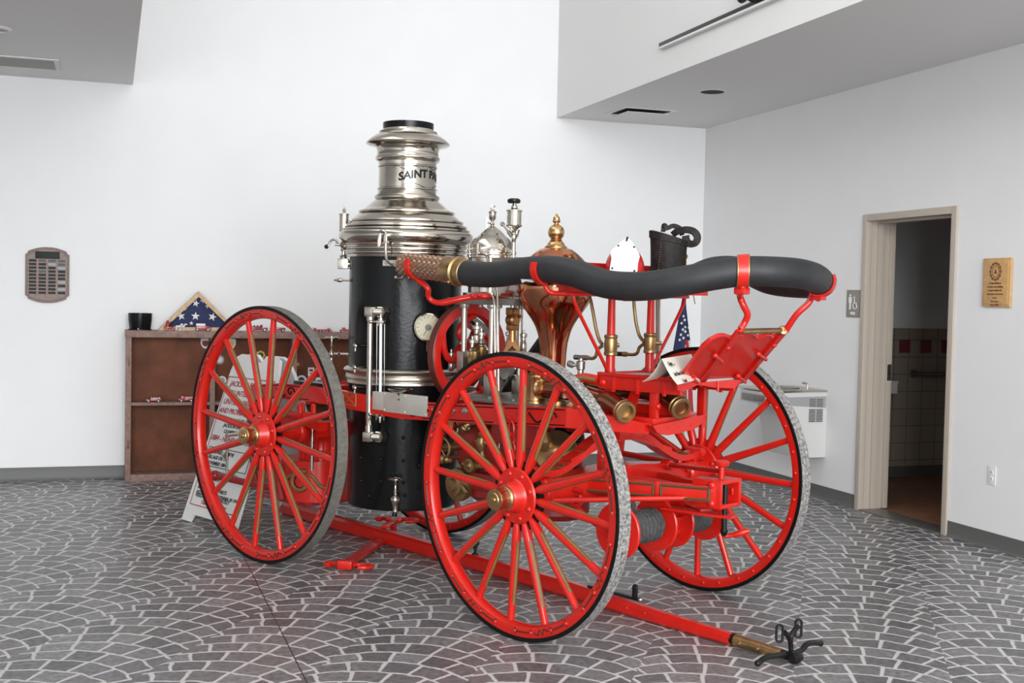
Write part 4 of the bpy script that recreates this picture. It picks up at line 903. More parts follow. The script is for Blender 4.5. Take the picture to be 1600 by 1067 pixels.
b = MB(); b.tube([S(.05, -.5, .60), (cx_-.05, cy_-.085, cz_-.025)], .0125, 12); b.tube(spline([S(.0, -.35, .60), S(.1, -.33, .52), S(.22, -.3, .46)], 5), .014, 10)
b.tube([S(.06, .3, .70), (cx_-.02, cy_+.06, cz_+.085)], .012, 10); b.lathe([(.022, -.02), (.026, 0), (.026, .03), (.018, .04)], S(.05, .30, .70), X, 18)
ep('tie_rod', b, RED)
# clevis, chain links hanging from the near futchel
b = MB()
q = at(893, 772, 'y', -.36); b.tube(spline([q+X*.08+Z*.02, q+Z*.02, q-X*.02-Z*.02, q+X*.02-Z*.05, q+X*.06-Z*.03, q+X*.05+Z*.0], 5), .011, 10)
q2 = at(888, 757, 'y', -.36); b.lathe([(.016, -.03), (.026, -.02), (.026, .02), (.016, .03)], q2, Y, 16)
ep('clevis', b, RED)
def link(b, c, d, e, L, w_, r): b.tube([c+d*(L/2*math.cos(t_))+e*(w_/2*math.sin(t_)) for t_ in [2*PI*k/14 for k in range(14)]], r, 7, closed=True)
b = MB(); q = at(799, 672, 'y', -.37); b.tube([at(785, 643, 'y', -.36), at(799, 657, 'y', -.37)], .006, 8)
for k in range(5): link(b, q-Z*(.045*k)+X*.004*k, Z, X if k % 2 == 0 else Y, .085 if k == 0 else .062, .035, .006)
ep('chain', b, RED)
# rope windlass under the futchels
rx, rz = .30, .485; ys = [-.36, -.085, .045, .295]; RD = .125
b = MB()
for y_ in ys: b.lathe([(0, -.008), (RD-.004, -.008), (RD, -.004), (RD, .004), (RD-.004, .008), (0, .008)], (rx, y_, rz), Y, 56)
b.cyl((rx, -.40, rz), (rx, .36, rz), .02); b.cyl((rx, ys[1], rz), (rx, ys[2], rz), .05, seg=28)
for k in range(5): a_ = R(20+72*k); b.beam((rx+.055*math.cos(a_), ys[1], rz+.055*math.sin(a_)), (rx+.055*math.cos(a_), ys[2], rz+.055*math.sin(a_)), .03, .02)
b.tube(spline([S(.22, -.22, .60), (rx-.04, -.22, .56), (rx, -.02, .50)], 4), .015); b.bb(rx-.02, rx+.02, -.03, .0, rz, .61, .004); b.strap([(rx+.1, -.02, .56), (rx+.02, .1, .565), (.55, cy_-.01, cz_-.09)], .05, .01, Y)
reel = ep('rope_reel', b, RED)
def coil(y0, y1, r, turns, r2):
    n = int(turns*20); return [V3((rx+r*math.cos(2*PI*i/20), y0+(y1-y0)*i/n, rz+r*math.sin(2*PI*i/20))) for i in range(n+1)]
for (ya, yb) in ((ys[0]+.02, ys[1]-.02), (ys[2]+.02, ys[3]-.02)):
    b = MB().tube(coil(ya, yb, .064, 8.5, 0), .0145, 8); b.cyl((rx, ya, rz), (rx, yb, rz), .062, seg=24); b.tube(coil(ya+.01, yb-.01, .052, 3, 0), .006, 5)
    ep('rope', b, ROPE, reel)
b = MB().tube(spline([(rx-.04, ys[0]+.03, rz+.10), (rx-.03, ys[0]+.07, rz+.125), (rx, ys[0]+.1, rz+.11), (rx+.02, ys[0]+.08, rz+.085)], 4), .014, 8)
ep('rope_end', b, ROPE, reel)

# ---- driver's platform, dash and seat
pz = 1.165; py_ = .20; px0, px1 = .045, .515
b = MB().bb(px0, px1, -py_, py_, pz-.012, pz, .002); foot = ep('foot_platform', b, GREY)
b = MB()
for s_ in (-1, 1):
    b.bb(px0, px1, s_*(py_+.008)-.008, s_*(py_+.008)+.008, pz-.065, pz+.012, .004); b.bb(px0, px1+.01, s_*(py_+.014)-.014, s_*(py_+.014)+.014, pz-.004, pz+.014, .004)
    for xx in (.14, .28, .43): b.bb(xx-.008, xx+.008, s_*(py_+.02)-.006, s_*(py_+.02)+.006, pz-.075, pz-.005, .002)
    b.dome((.07, s_*(py_+.016), pz-.035), (0, s_, 0), .02, .014)
b.bb(px0-.012, px0, -py_-.01, py_+.01, pz-.06, pz+.01, .003)
for s_ in (-1, 1):
    b.bb(.06, .10, s_*py_*.92-.012, s_*py_*.92+.012, .985, pz-.05, .003); b.bb(.33, .37, s_*py_*.92-.012, s_*py_*.92+.012, .985, pz-.05, .003)
    b.slab([(.19, s_*.15, pz-.06), (.24, s_*.15, pz-.06), (.20, s_*.15, .985), (.14, s_*.15, .985)], (0, .012, 0))
b.bb(.05, .38, -.06, .06, .985, 1.03, .004); b.dome((.375, -.184, 1.04), X, .016, .01, 8)
ep('side_trim', b, RED, foot)
b = MB().tube(spline([(px0, -.22, pz-.025), (px0-.08, -.24, pz-.02), (px0-.14, -.26, pz-.05), (px0-.15, -.27, pz-.12)], 5), .022, 4); b.m(1).tube(spline([(px0, -.235, pz-.025), (px0-.08, -.258, pz-.02), (px0-.14, -.278, pz-.05), (px0-.15, -.288, pz-.12)], 5), .010, 5)
ep('curved_step', b, [RED, GOLD], foot)
# dash: outline read on the dash plane
DO, DT = V3((px1-.005, 0, pz)), V3((.277, 0, .225)).normalized(); DN = V3((DT.z, 0, -DT.x))      # DN faces forward and down
def dsh(zx, zy): return at_plane(1020+zx/6.667, 460+zy/6.667, DO, DN)
out = [(245, 915), (330, 800), (440, 660), (520, 540), (600, 470), (680, 430), (740, 424), (800, 448), (880, 450), (910, 430), (950, 413), (1000, 405), (1050, 412), (1068, 430), (1085, 450), (1140, 430), (1185, 418), (1225, 418), (1245, 440), (1330, 420), (1160, 650), (940, 880), (860, 890), (490, 915)]
pts = [dsh(*p) for p in out]
b = MB().slab([p-DN*.012 for p in pts], DN*.012)
edge = [dsh(*p) for p in out[:14+1]]
b.tube(edge, .009, 8); b.tube([dsh(*p) for p in out[14:19]], .009, 8)
dash = ep('dash_board', b, RED)
def bar(zx0, zy0, zx1, zy1, w_=.032): return dsh(zx0, zy0), dsh(zx1, zy1)
b = MB(); arms = []
for (a, c) in (((500, 905), (905, 350)), ((915, 905), (1390, 345))):
    A, B_ = dsh(*a), dsh(*c); b.beam(A+DN*.006, B_+DN*.006, .042, .014, DN); arms.append(B_+DN*.006)
    for f_ in ((.99, .68) if a[0] < 600 else (.98, .72)): b.dome(A.lerp(B_, f_)+DN*.012, DN, .013, .010)
b.strap([dsh(455, 925)+DN*.0, dsh(660, 912), dsh(850, 893)], .02, .012, DT)
ep('dash_arm', b, RED, dash)
b = MB()
for (a, c) in (((630, 605), (705, 670)), ((400, 850), (485, 918)), ((1080, 590), (1160, 650)), ((868, 820), (945, 882))):
    A, B_ = dsh(*a)+DN*.016, dsh(*c)+DN*.016; b.cyl(A, B_, .008, .007, 10); b.ball(A, .013); b.ball(B_, .0085)
ep('dash_peg', b, RED, dash)
vp = [at_plane(1020+a/6.667, 460+c/6.667, V3((px1+.01, 0, 0)), X) for a, c in ((250, 925), (245, 900), (440, 915), (500, 918), (840, 890), (945, 884), (850, 978), (660, 972), (470, 940), (330, 1010), (260, 1000))]
b = MB().slab(vp, (-.014, 0, 0)); q = at_plane(1020+680/6.667, 460+905/6.667, V3((px1+.012, 0, 0)), X); b.cyl(q, q-Z*.045, .007)
ep('apron', b, RED, dash)
A, B_ = dsh(925, 385), dsh(1352, 375); A = A+DN*.0; dd_ = (B_-A).normalized()
b = MB().cyl(A, B_, .0125, seg=16); b.lathe([(.0, -.02), (.02, -.018), (.022, .0), (.02, .018), (0, .022)], B_, V3((.7, -.6, .2)), 18); ep('toe_rail', b, OLDBR, dash)
# seat
sz = 1.545; b = MB(); b.slab([(-.06, -.36, sz), (-.02, -.43, sz), (.19, -.43, sz), (.21, -.41, sz), (.21, .41, sz), (.19, .43, sz), (-.02, .43, sz), (-.06, .36, sz)], Z*.03)
b.slab([(-.06, -.36, sz), (-.06, .36, sz), (-.06, .33, 1.66), (-.06, .26, 1.688), (-.06, -.26, 1.688), (-.06, -.33, 1.66)], (.025, 0, 0))
for s_ in (-1, 1): b.bb(-.02, .19, s_*.43-.01, s_*.43+.01, sz, sz+.055, .004)
seat = ep('seat', b, RED)
ep('seat_cushion', MB().bb(-.03, .20, -.35, .40, sz+.03, sz+.06, .012), LEATH, seat)
for (y_) in (-.15, .15):
    b = MB().lathe([(.026, pz), (.030, pz+.004), (.022, pz+.03), (.0215, pz+.10), (.017, sz-.02), (.022, sz)], (.06, y_, 0), Z, 20); ep('seat_post', b, RED, seat)
    b = MB().tube(spline([(.06, y_*2.85, sz+.0), (.06, y_*2.65, sz-.07), (.06, y_*1.35, pz+.06), (.06, y_*1.12, pz+.01)], 6), .0085, 10); ep('seat_brace', b, RED, seat)
ep('seat_bar', MB().beam((.06, -.455, sz-.008), (.06, .445, sz-.008), .03, .016), RED, seat)
for (y_, c, pth) in ((-.15, (946, 539), [(900, 462), (913, 459), (921, 464), (926, 485), (931, 512), (936, 530), (941, 538)]), (.15, (1013, 536), [(990, 462), (991, 480), (994, 505), (999, 524), (1006, 534)])):
    cc = at_plane(*c, V3((.06, y_, 0)), V3((.716, -.698, 0))); yq = y_-.03
    b = MB().lathe([(.026, -.05), (.032, -.046), (.032, -.034), (.029, -.03), (.033, 0), (.029, .03), (.032, .034), (.032, .046), (.026, .05)], (.06, y_, cc.z), Z, 20)
    b.cyl(cc+V3((.02, .0, 0)), cc+V3((.05, .04, 0)), .01, seg=8)
    b.tube(spline([at(px, py, 'y', yq) for px, py in pth], 4), .0085, 10)
    low = [(941, 540), (934, 546), (931, 556), (926, 560), (917, 559)] if y_ < 0 else [(1006, 537), (999, 543), (996, 551), (990, 554), (979, 553.5)]
    b.tube(spline([at(px, py, 'y', yq) for px, py in low], 4), .0085, 10); e_ = at(*low[-1], 'y', yq); b.cyl(e_, at(low[-1][0]-5, low[-1][1]-.3, 'y', yq), .013)
    b.m(1).tube([at(low[-1][0]-4, low[-1][1]-.3, 'y', yq), at(low[-1][0]-19, low[-1][1]-1, 'y', yq)], .012, 10)
    ep('brake_lever', b, [OLDBR, IRON], seat)
b = MB()
for dx in (0, 4.2): b.tube([at(1026+dx, 455, 'y', .23), at(1026.5+dx*.9, 573, 'y', .23)], .006, 8)
b.lathe([(.012, 0), (.02, .01), (.02, .02)], at(1028, 574, 'y', .23), Z, 12); ep('seat_rod', b, NICKR, seat)

# ---- hose carriers
HR = .062
HC = {}
path_px = [(716, 424, -.45), (745, 428.5, -.46), (778, 428.5, -.475), (812, 423.5, -.49), (850, 420.5, -.505), (880, 423, -.512), (905, 429, -.518), (946, 443.5, -.52), (989, 447.5, -.515), (1032, 444.5, -.495), (1075, 437.5, -.455), (1118, 429.5, -.40), (1160, 424, -.335)]
near = [at(x_, y_, 'y', v_) for x_, y_, v_ in path_px]
z_e = near[-1].z
U0 = near[-1]; uc = V3((U0.x+.06, .0, z_e))
loop = [V3((U0.x+.080, -.265, z_e+.002)), V3((U0.x+.120, -.14, z_e)), V3((U0.x+.112, .0, z_e-.008)), V3((U0.x+.075, .13, z_e-.02)), V3((U0.x+.02, .24, z_e-.032)), V3((U0.x-.10, .31, z_e-.040))]
far = [V3((.58, .39, z_e-.025)), V3((.38, .45, z_e+.03)), V3((.18, .49, z_e+.035)), V3((-.02, .50, z_e-.03)), V3((-.18, .49, 1.585)), V3((-.30, .47, 1.580))]
hose_c = spline(near+loop+far, 7)
HB = (near[6].x, near[6].y, near[6].z-HR)
hose = thing('suction_hose', 'thick black rubber suction hose looped around the seat of the fire engine', 'hose', near[8]-Z*HR, veh=True)
b = MB().tube(hose_c, HR, 28); b.m(1)
q = near[3]+V3((.1, -HR*.78, -HR*.62)); nn = V3((.15, -.8, -.6)).normalized()
b.slab([q+nn*.001+V3(p) for p in ((-.05, 0, .015), (-.02, 0, .02), (.01, 0, .012), (.055, 0, -.012), (.02, 0, -.012), (-.01, 0, -.008), (-.035, 0, -.016))], nn*.002)
obj('tube', b, [RUBBER, mat('scuff_white', (.55, .54, .50), .7)], hose, 60)
d0 = (near[0]-near[1]).normalized(); j = near[0]
b = MB().lathe([(HR*.9, -.05), (HR+.003, -.045), (HR+.005, .0), (HR+.001, .006), (HR+.012, .012), (HR+.012, .03), (HR+.004, .034), (HR+.004, .10), (HR+.0, .11), (HR*.5, .11)], j+d0*-.02, d0, 36)
for a_ in (.4, 2.2, 3.9, 5.5):
    e1, e2, _ = frame(d0); n_ = e1*math.cos(a_)+e2*math.sin(a_); b.cyl(j+n_*HR, j+n_*(HR+.022), .008, seg=8)
obj('coupling', b, OLDBR, hose)
# strainer: perforated copper basket
s0_ = j+d0*.085; s1_ = at(627, 412.5, 'y', -.44); dS = (s1_-s0_).normalized(); Ls = (s1_-s0_).length
bsk = MB(); e1, e2, _ = frame(dS); nL, nA = 19, 30
def sr(t_): return HR*(1.0 if t_ < .86 else math.sqrt(max(0, 1-((t_-.86)/.14)**2*.82)))*(.98)
for i in range(nL):
    for k in range(nA//2):
        a_ = 2*PI*(k+.5*(i % 2))/(nA/2); t_ = (i+.5)/nL; r_ = sr(t_); c_ = s0_+dS*(Ls*t_)+(e1*math.cos(a_)+e2*math.sin(a_))*r_
        nrm = (e1*math.cos(a_)+e2*math.sin(a_)); tg = dS.cross(nrm); h_ = Ls/nL*.95; w_ = PI*r_*2/(nA/2)*.46
        tip = bsk.bm.verts.new(c_+nrm*.0042); rim = [bsk.bm.verts.new(c_+dS*h_), bsk.bm.verts.new(c_+tg*w_), bsk.bm.verts.new(c_-dS*h_), bsk.bm.verts.new(c_-tg*w_)]
        bsk.mi = 0
        for m_ in range(4): bsk._f((rim[m_], rim[(m_+1) % 4], tip))
bsk.mi = 1; bsk.lathe([(sr(t_/20)-.001, Ls*t_/20) for t_ in range(21)], s0_, dS, 40)
obj('strainer', bsk, [mat('strainer_copper', (.50, .30, .20), .3, .9), mat('strainer_dark', (.09, .035, .02), .5, .4)], hose, 20)
d1 = (far[-1]-far[-2]).normalized()
b = MB().lathe([(HR+.004, -.03), (HR+.008, -.02), (HR+.008, .06), (HR+.004, .07), (HR-.02, .085), (0, .09)], far[-1], d1, 36); obj('end_cap', b, COPPER, hose)

def crook(b, c, d, t0=-2.6, t1=-.35, r=HR+.004, w_=.034, up=0):
    e1 = d.cross(Z).normalized(); e1 = e1 if e1.y < 0 else -e1      # outward horizontal
    b.strap([c+(e1*math.cos(a_)+Z*math.sin(a_))*r for a_ in [t1*0+R(x_) for x_ in range(-100, 46, 12)]], w_, .010, d)
# first bracket: from the engine bed, out and back to the strainer
c0 = s0_.lerp(s1_, .66); b = MB(); dH = dS
def cradle(c, d, a0, a1, w_=.05, r=HR+.006):
    e1 = d.cross(Z).normalized(); e1 = -e1 if e1.y > 0 else e1
    return [c+(e1*math.cos(R(a_))+Z*math.sin(R(a_)))*r for a_ in range(a0, a1+1, 8)]
cr_ = cradle(c0, dH, -92, 28); b.strap(cr_, .032, .010, dH)
tail = [cr_[0]+Z*.002, at(668, 450, 'y', -.42), at(669, 462, 'y', -.40), at(676, 470.5, 'y', -.38), at(690, 473, 'y', -.36), at(715, 468, 'y', -.31), at(740, 463.5, 'y', -.25), at(762, 463, 'y', -.20), at(764, 465, 'y', -.14)]
tp_ = spline(tail, 6); b.tube(tp_, [.014]*24+[.017]*(len(tp_)-24), 10)
for px in (738, 749): b.dome(at(px, 461.5, 'y', -.27), -Y, .012)
ep('hose_bracket', b, RED)
# second: from the near end of the seat
i2 = 4; c0 = near[i2]; d2 = (near[i2+1]-near[i2-1]).normalized(); b = MB(); cr_ = cradle(c0, d2, -95, 32)
b.strap(cr_, .034, .010, d2); b.tube(spline([cr_[0], at(853, 449, 'y', -.50), at(857, 455, 'y', -.49), at(866, 458, 'y', -.47), at(895, 459, 'y', -.43)], 6), .0115, 10)
ep('hose_bracket', b, RED)
# third: from the near dash arm, closing over the hose
c0 = hose_c[12*7]; d2 = (hose_c[12*7+2]-hose_c[12*7-2]).normalized(); b = MB(); cr_ = cradle(c0, d2, -88, 74)
b.strap(cr_, .042, .010, d2)
b.m(1)
for w_ in (-.021, .021): b.tube([p+d2*w_ for p in cr_], .0055, 6)
b.m(0); b.box(cr_[0]-Z*.012, (.05, .05, .03), bev=.008); b.dome(cradle(c0, d2, -70, -70)[0], d2.cross(Z).normalized()*(-1 if d2.cross(Z).y > 0 else 1), .014)
A = arms[0]; b.tube(spline([cr_[0]-Z*.01, at_plane(1156, 462, V3((A.x, -.25, 0)), V3((.7, -.7, 0))), at_plane(1162, 478, V3((A.x, -.24, 0)), V3((.7, -.7, 0))), at_plane(1168, 491, V3((A.x, -.22, 0)), V3((.7, -.7, 0))), at_plane(1164, 503, V3((A.x, -.20, 0)), V3((.7, -.7, 0))), A], 6), .0145, 12)
ep('hose_bracket', b, [RED, OLDBR])
# fourth: from the far dash arm to the front of the loop
k = (12+4)*7+3; c0 = hose_c[k]; d2 = (hose_c[k+1]-hose_c[k-1]).normalized(); e1 = Z.cross(d2).normalized(); e1 = e1 if e1.x > 0 else -e1
b = MB(); cr_ = [c0+(e1*math.cos(R(a_))+Z*math.sin(R(a_)))*(HR+.006) for a_ in range(-125, 26, 10)]; b.strap(cr_, .045, .008, d2)
A = arms[1]; base_ = c0-Z*(HR+.006); vpn = V3((.72, -.69, 0))
b.box(base_-Z*.008, (.05, .05, .018), bev=.006)
b.tube(spline([base_-Z*.01, at_plane(1270, 462, (base_+A)/2, vpn), at_plane(1263, 474, (base_+A)/2, vpn), at_plane(1245, 491, (base_*.4+A*.6), vpn), A], 6), .0145, 12)
ep('hose_bracket', b, RED)

# ---- coal bunker and axle at the rear
ax_ = MB(); ax_.loft([[V3((-LW+x_, y_, RR_+z_)) for x_, z_ in ((-.04*k, -.04*k), (.04*k, -.04*k), (.04*k, .045*k), (-.04*k, .045*k))] for y_, k in ((-.62, .8), (-.42, 1), (-.38, 1), (.38, 1), (.42, 1), (.62, .8))])
for s_ in (-1, 1):
    ax_.tube([(-LW, s_*.68, RR_), (-LW, s_*.5, RR_), (-LW, s_*.42, RR_)], [.055, .06, .05], 20); ax_.lathe([(.066, 0), (.072, .01), (.072, .03), (.066, .04)], (-LW, s_*.46, RR_), (0, 1, 0), 24)
rax = ep('rear_axle', ax_, RED)
for s_ in (-1, 1):                       # springs with bolted caps beside the boiler
    b = MB(); b.strap(spline([(-2.62, s_*.42, .80), (-2.4, s_*.42, .76), (-LW, s_*.42, .785), (-1.80, s_*.42, .765)], 6), .06, .05, Y)
    b.bb(-2.11, -1.92, s_*.42-.05, s_*.42+.05, .80, .83, .006)
    for dx in (-.08, -.03, .03, .08): b.cyl((-LW+dx, s_*.42+(.03 if dx in (-.03, .08) else -.03), .83), (-LW+dx, s_*.42+(.03 if dx in (-.03, .08) else -.03), .865), .016, seg=8); b.ball((-LW+dx, s_*.42+(.03 if dx in (-.03, .08) else -.03), .868), .017, 8, 6)
    ep('side_spring', b, RED)
kc = at(492, 752, 'y', -.12); KR = .205
zt1, zt0 = at(492, 722, 'y', -.25).z, at(492, 786, 'y', -.25).z
b = MB(); b.lathe([(0, zt0), (KR, zt0), (KR, zt1), (KR-.02, zt1), (0, zt1)], (kc.x, kc.y, 0), Z, 48)
sc = at(482, 758, 'y', -.3); b.m(1)
def onk(dx, dz, off=.004):
    a0 = math.atan2(-.698, .716)-.15; a_ = a0+dx/KR; return V3((kc.x+(KR+off)*math.cos(a_), kc.y+(KR+off)*math.sin(a_), (zt0+zt1)/2+dz))
spi = [(-.02+(.088-.0072*k)*math.cos(k*.55+1.2), -.01+(.080-.0066*k)*math.sin(k*.55+1.2)) for k in range(12)]
for mi_, r_, off in ((2, .018, -.006), (1, .0135, .004)):
    b.m(mi_).tube([onk(*p, off) for p in spi], r_, 8, flat=1); b.tube(spline([onk(.02, .045, off), onk(.05, .03, off), onk(.10, -.03, off), onk(.17, -.025, off), onk(.21, .0, off)], 5), r_*.7, 8)
    b.tube(spline([onk(-.06, .045, off), onk(-.12, .02, off), onk(-.17, -.04, off), onk(-.22, -.03, off)], 5), r_*.7, 8)
bunk = ep('coal_bunker', b, [RED, GOLD, BLK])
b = MB(); dz0 = zt1+.0; KD = .125; b.lathe([(KD, dz0), (KD, dz0+.045), (KD+.008, dz0+.05), (KD-.004, dz0+.06), (KD-.012, dz0+.10), (KD*.72, dz0+.155), (KD*.4, dz0+.185), (0, dz0+.195)], (kc.x+.03, kc.y+.02, 0), Z, 40)
for k in range(24): a_ = 2*PI*k/24; b.tube([V3((kc.x+.03+r_*math.cos(a_), kc.y+.02+r_*math.sin(a_), z_)) for r_, z_ in ((KD+.003, dz0+.0), (KD+.003, dz0+.045), (KD-.006, dz0+.09), (KD*.74, dz0+.150), (KD*.4, dz0+.184))], .006, 6)
ep('ribbed_cover', b, RED, bunk)
b = MB(); b.bb(-2.62, -2.15, -.28, .30, zt0-.03, zt0, .006)
for s_ in (-1, 1): b.tube(spline([(-2.60, s_*.34, .88), (-2.66, s_*.34, .75), (-2.58, s_*.34, .60), (-2.40, s_*.34, .46), (-2.3, s_*.34, zt0)], 6), .02, 12); b.tube(spline([(-2.62, s_*.30, .87), (-2.7, s_*.30, .55), (-2.62, s_*.30, zt0+.02)], 6), .016, 10); kb = at(336, 743, 'y', -.46); b.tube([(kb.x, s_*.46, kb.z), (-2.5, s_*.36, kb.z-.03), (-2.2, s_*.28, zt0+.06)], .022, 12); b.ball((kb.x, s_*.46, kb.z), .034)
ep('rear_step', b, REDD)
ep('steam_feed_rod', MB().cyl((-1.93, -.40, .80), (-1.93, -.40, .50), .010), NICK)
b = MB(); b.box((-2.02, -.31, .985), (.32, .1, .03), bev=.004); ep('rear_lid', b, BLACK)
for s_ in (-1, 1):
    b = MB(); b.tube([(-2.66, s_*.50, .66), (-2.66, s_*.50, .40)], .008, 8); b.lathe([(.02, 0), (.02, .03), (.012, .03)], (-2.66, s_*.50, .52), -X, 12); b.tube([(-2.66, s_*.50, .64), (-2.55, s_*.34, .66)], .012, 8); ep('step_hook', b, NICKR)
# ------------------------------------------------------------------ pole lying on the floor under the engine
pzc = .045
def pc_(x, y): return at(x, y, 'z', pzc)
pa, pm, pe, pf = pc_(446, 793), pc_(820, 904), pc_(1146, 994), pc_(1219, 1013)
pm = pa.lerp(pe, (pm.x-pa.x)/(pe.x-pa.x))
pdir = (pe-pa).normalized(); pside = Z.cross(pdir)
pole = thing('carriage_pole', 'long red wooden carriage pole lying on the floor under the fire engine', 'pole', (pm.x, pm.y, 0), veh=True)
b = MB(); rings = []
for t_, w_, h_ in ((0, .036, .040), (.45, .036, .042), (.72, .034, .042), (.80, .032, .038), (.90, .030, .031), (1, .026, .027)):
    c_ = pa.lerp(pe, t_); c_.z = .003+h_; ch = .35 if t_ < .7 else .5
    rings.append([c_+pside*(w_*a_)+Z*(h_*e_) for a_, e_ in ((-1, -1+ch), (-1+ch, -1), (1-ch, -1), (1, -1+ch), (1, 1-ch), (1-ch, 1), (-1+ch, 1), (-1, 1-ch))])
b.loft(rings)
for t_ in (.84, .87): b.dome(pa.lerp(pe, t_)-pside*.031, -pside, .007, .006)
obj('shaft', b, RED, pole)
ce = V3(pe); ce.z = .031; cf = V3(pf); cf.z = .024
b = MB().tube([ce-pdir*.005, ce+pdir*.01], .0285, 20); obj('black_band', b, IRON, pole)
b = MB().tube([ce+pdir*.012, ce.lerp(cf, .5), cf], [.0275, .025, .021], 20); b.ball(cf, .021, sq=1); b.m(1)
for t_ in (.2, .6): b.lathe([(.009, -.002), (.009, .003), (.004, .005), (0, .005)], ce.lerp(cf, t_)-pside*.026, (-pside+Z*.2).normalized(), 12)
obj('ferrule', b, [OLDBR, BRASS], pole)
# iron pole crab at the tip
g = cf+pdir*.05; b = MB()
b.tube([cf-pdir*.01, g+pdir*.03], [.020, .017], 12); b.lathe([(0, -.03), (.02, -.028), (.024, -.01), (.024, .01), (.02, .028), (0, .03)], g+pdir*.03, pside, 16)
L_ = [at(1184, 1036, 'x', g.x), at(1196, 1028, 'x', g.x), at(1216, 1024, 'x', g.x), at(1236, 1022, 'x', g.x)]
R_ = [at(1236, 1022, 'x', g.x+.02), at(1252, 1016, 'x', g.x+.02), at(1260, 1007, 'x', g.x+.02), at(1270, 1004, 'x', g.x+.02), at(1282, 1005, 'x', g.x+.02)]
for Q in (L_, R_):
    for q in Q: q.z = max(q.z, .014)
    sp_ = spline(Q, 5); b.tube(sp_, [.0125]*len(sp_), 10)
b.ball(L_[0], .014); b.ball(R_[-1], .014)
Yb, Yl, Yr = at(1236, 1018, 'x', g.x+.01), at(1226, 988, 'x', g.x+.01), at(1243, 982, 'x', g.x+.01)
b.tube(spline([Yb, at(1235, 1003, 'x', g.x+.01), at(1231, 993, 'x', g.x+.01), Yl], 4), .011, 10); b.tube(spline([at(1235, 1003, 'x', g.x+.01), at(1237, 992, 'x', g.x+.01), Yr, at(1247, 979, 'x', g.x+.01)], 4), .011, 10)
obj('pole_crab', b, IRON, pole)
for (cxp_, y0_, y1_) in ((1218.5, 972, 1007), (1248, 964, 1000)):
    A, B_ = at(cxp_, y0_+4, 'x', g.x+.012), at(cxp_-1, y1_-4, 'x', g.x+.012); m_ = (A+B_)/2; L2 = (A-B_).length/2; ev = V3((.716, .698, 0)); w_ = .013
    ptsL = [m_+Z*(L2-w_)*(1 if math.sin(t_) >= 0 else -1)+ev*(w_*math.cos(t_))+Z*(w_*math.sin(t_)) for t_ in [2*PI*(k+.5)/20 for k in range(20)]]
    obj('pole_link', MB().tube(ptsL, .0055, 8, closed=True), IRON, pole)
# iron strap and pins on top
ts_ = (at(993, 940, 'z', .088).x-pa.x)/(pe.x-pa.x); q0_, q1_ = pa.lerp(pe, ts_-.09), pa.lerp(pe, ts_); q0_.z = q1_.z = .090
b = MB().beam(q0_, q1_, .028, .012); b.m(1).dome(q1_+Z*.002, Z, .014, .014); b.m(0).tube(spline([q1_-pdir*.03+Z*.0, q1_-pdir*.03+Z*.055, q1_-pdir*.035+Z*.06, q1_-pdir*.04+Z*.055, q1_-pdir*.04], 4), .010, 8)
obj('iron_strap', b, [IRON, NICK], pole)
q = pa.lerp(pe, (at(744, 868, 'z', .08).x-pa.x)/(pe.x-pa.x)); q.z = .086
b = MB().lathe([(.020, 0), (.018, .008), (.008, .012), (.008, .035), (.013, .04), (.009, .05)], q, Z, 14); link(b, q+Z*.068, Z, V3((.716, .698, 0)), .04, .032, .007); obj('eye_bolt', b, IRON, pole)
# evener bar with a hook at each end
xe = (at(572, 842, 'z', .045).x-pa.x)/(pe.x-pa.x); q = pa.lerp(pe, xe)
n1, n2 = at(540, 882, 'z', .03), at(582, 818, 'z', .1); ed = V3((n1.x-q.x, n1.y-q.y, 0)).normalized(); L1 = V3((n1.x-q.x, n1.y-q.y, 0)).length
b = MB(); ns = Z.cross(ed)
b.slab([q+ed*.03+ns*.035+Z*(.02-q.z), q+ed*(L1-.03)+ns*.03+Z*(.02-q.z), q+ed*(L1-.03)-ns*.03+Z*(.02-q.z), q+ed*.03-ns*.04+Z*(.02-q.z)], Z*.02)
b.dome(q+ed*.1+Z*(.04-q.z), Z, .008, .006); b.box(q+ed*L1+Z*(.03-q.z), (.05, .085, .05), ed, ns, Z, .012)
b.beam(q-ed*.02+Z*(.098-q.z), q-ed*.22+Z*(.098-q.z), .055, .018); b.box(q-ed*.22+Z*(.105-q.z), (.045, .10, .04), ed, ns, Z, .01); b.tube([q-ed*.2+Z*(.095-q.z), q-ed*.2+Z*(.006-q.z)], .02, 8)
evn = obj('evener', b, RED, pole)
for (c_, sgn, zz) in ((q+ed*L1, 1, .028), (q+ed*L1, -1, .028), (q-ed*.22, 1, .107), (q-ed*.22, -1, .107)):
    c_ = V3((c_.x, c_.y, zz)); big = 1.0 if sgn > 0 else .6
    d_ = ns*sgn if ns.dot(V3((.716, .698, 0))) > 0 else -ns*sgn
    b = MB().tube(spline([c_+d_*.04, c_+d_*.065-ed*.02*big, c_+d_*(.065+.05*big)-ed*.025*big, c_+d_*(.065+.085*big)+ed*.0, c_+d_*(.065+.06*big)+ed*.035*big, c_+d_*(.065+.02*big)+ed*.045*big], 5), .013, 10)
    obj('hook', b, RED, pole)

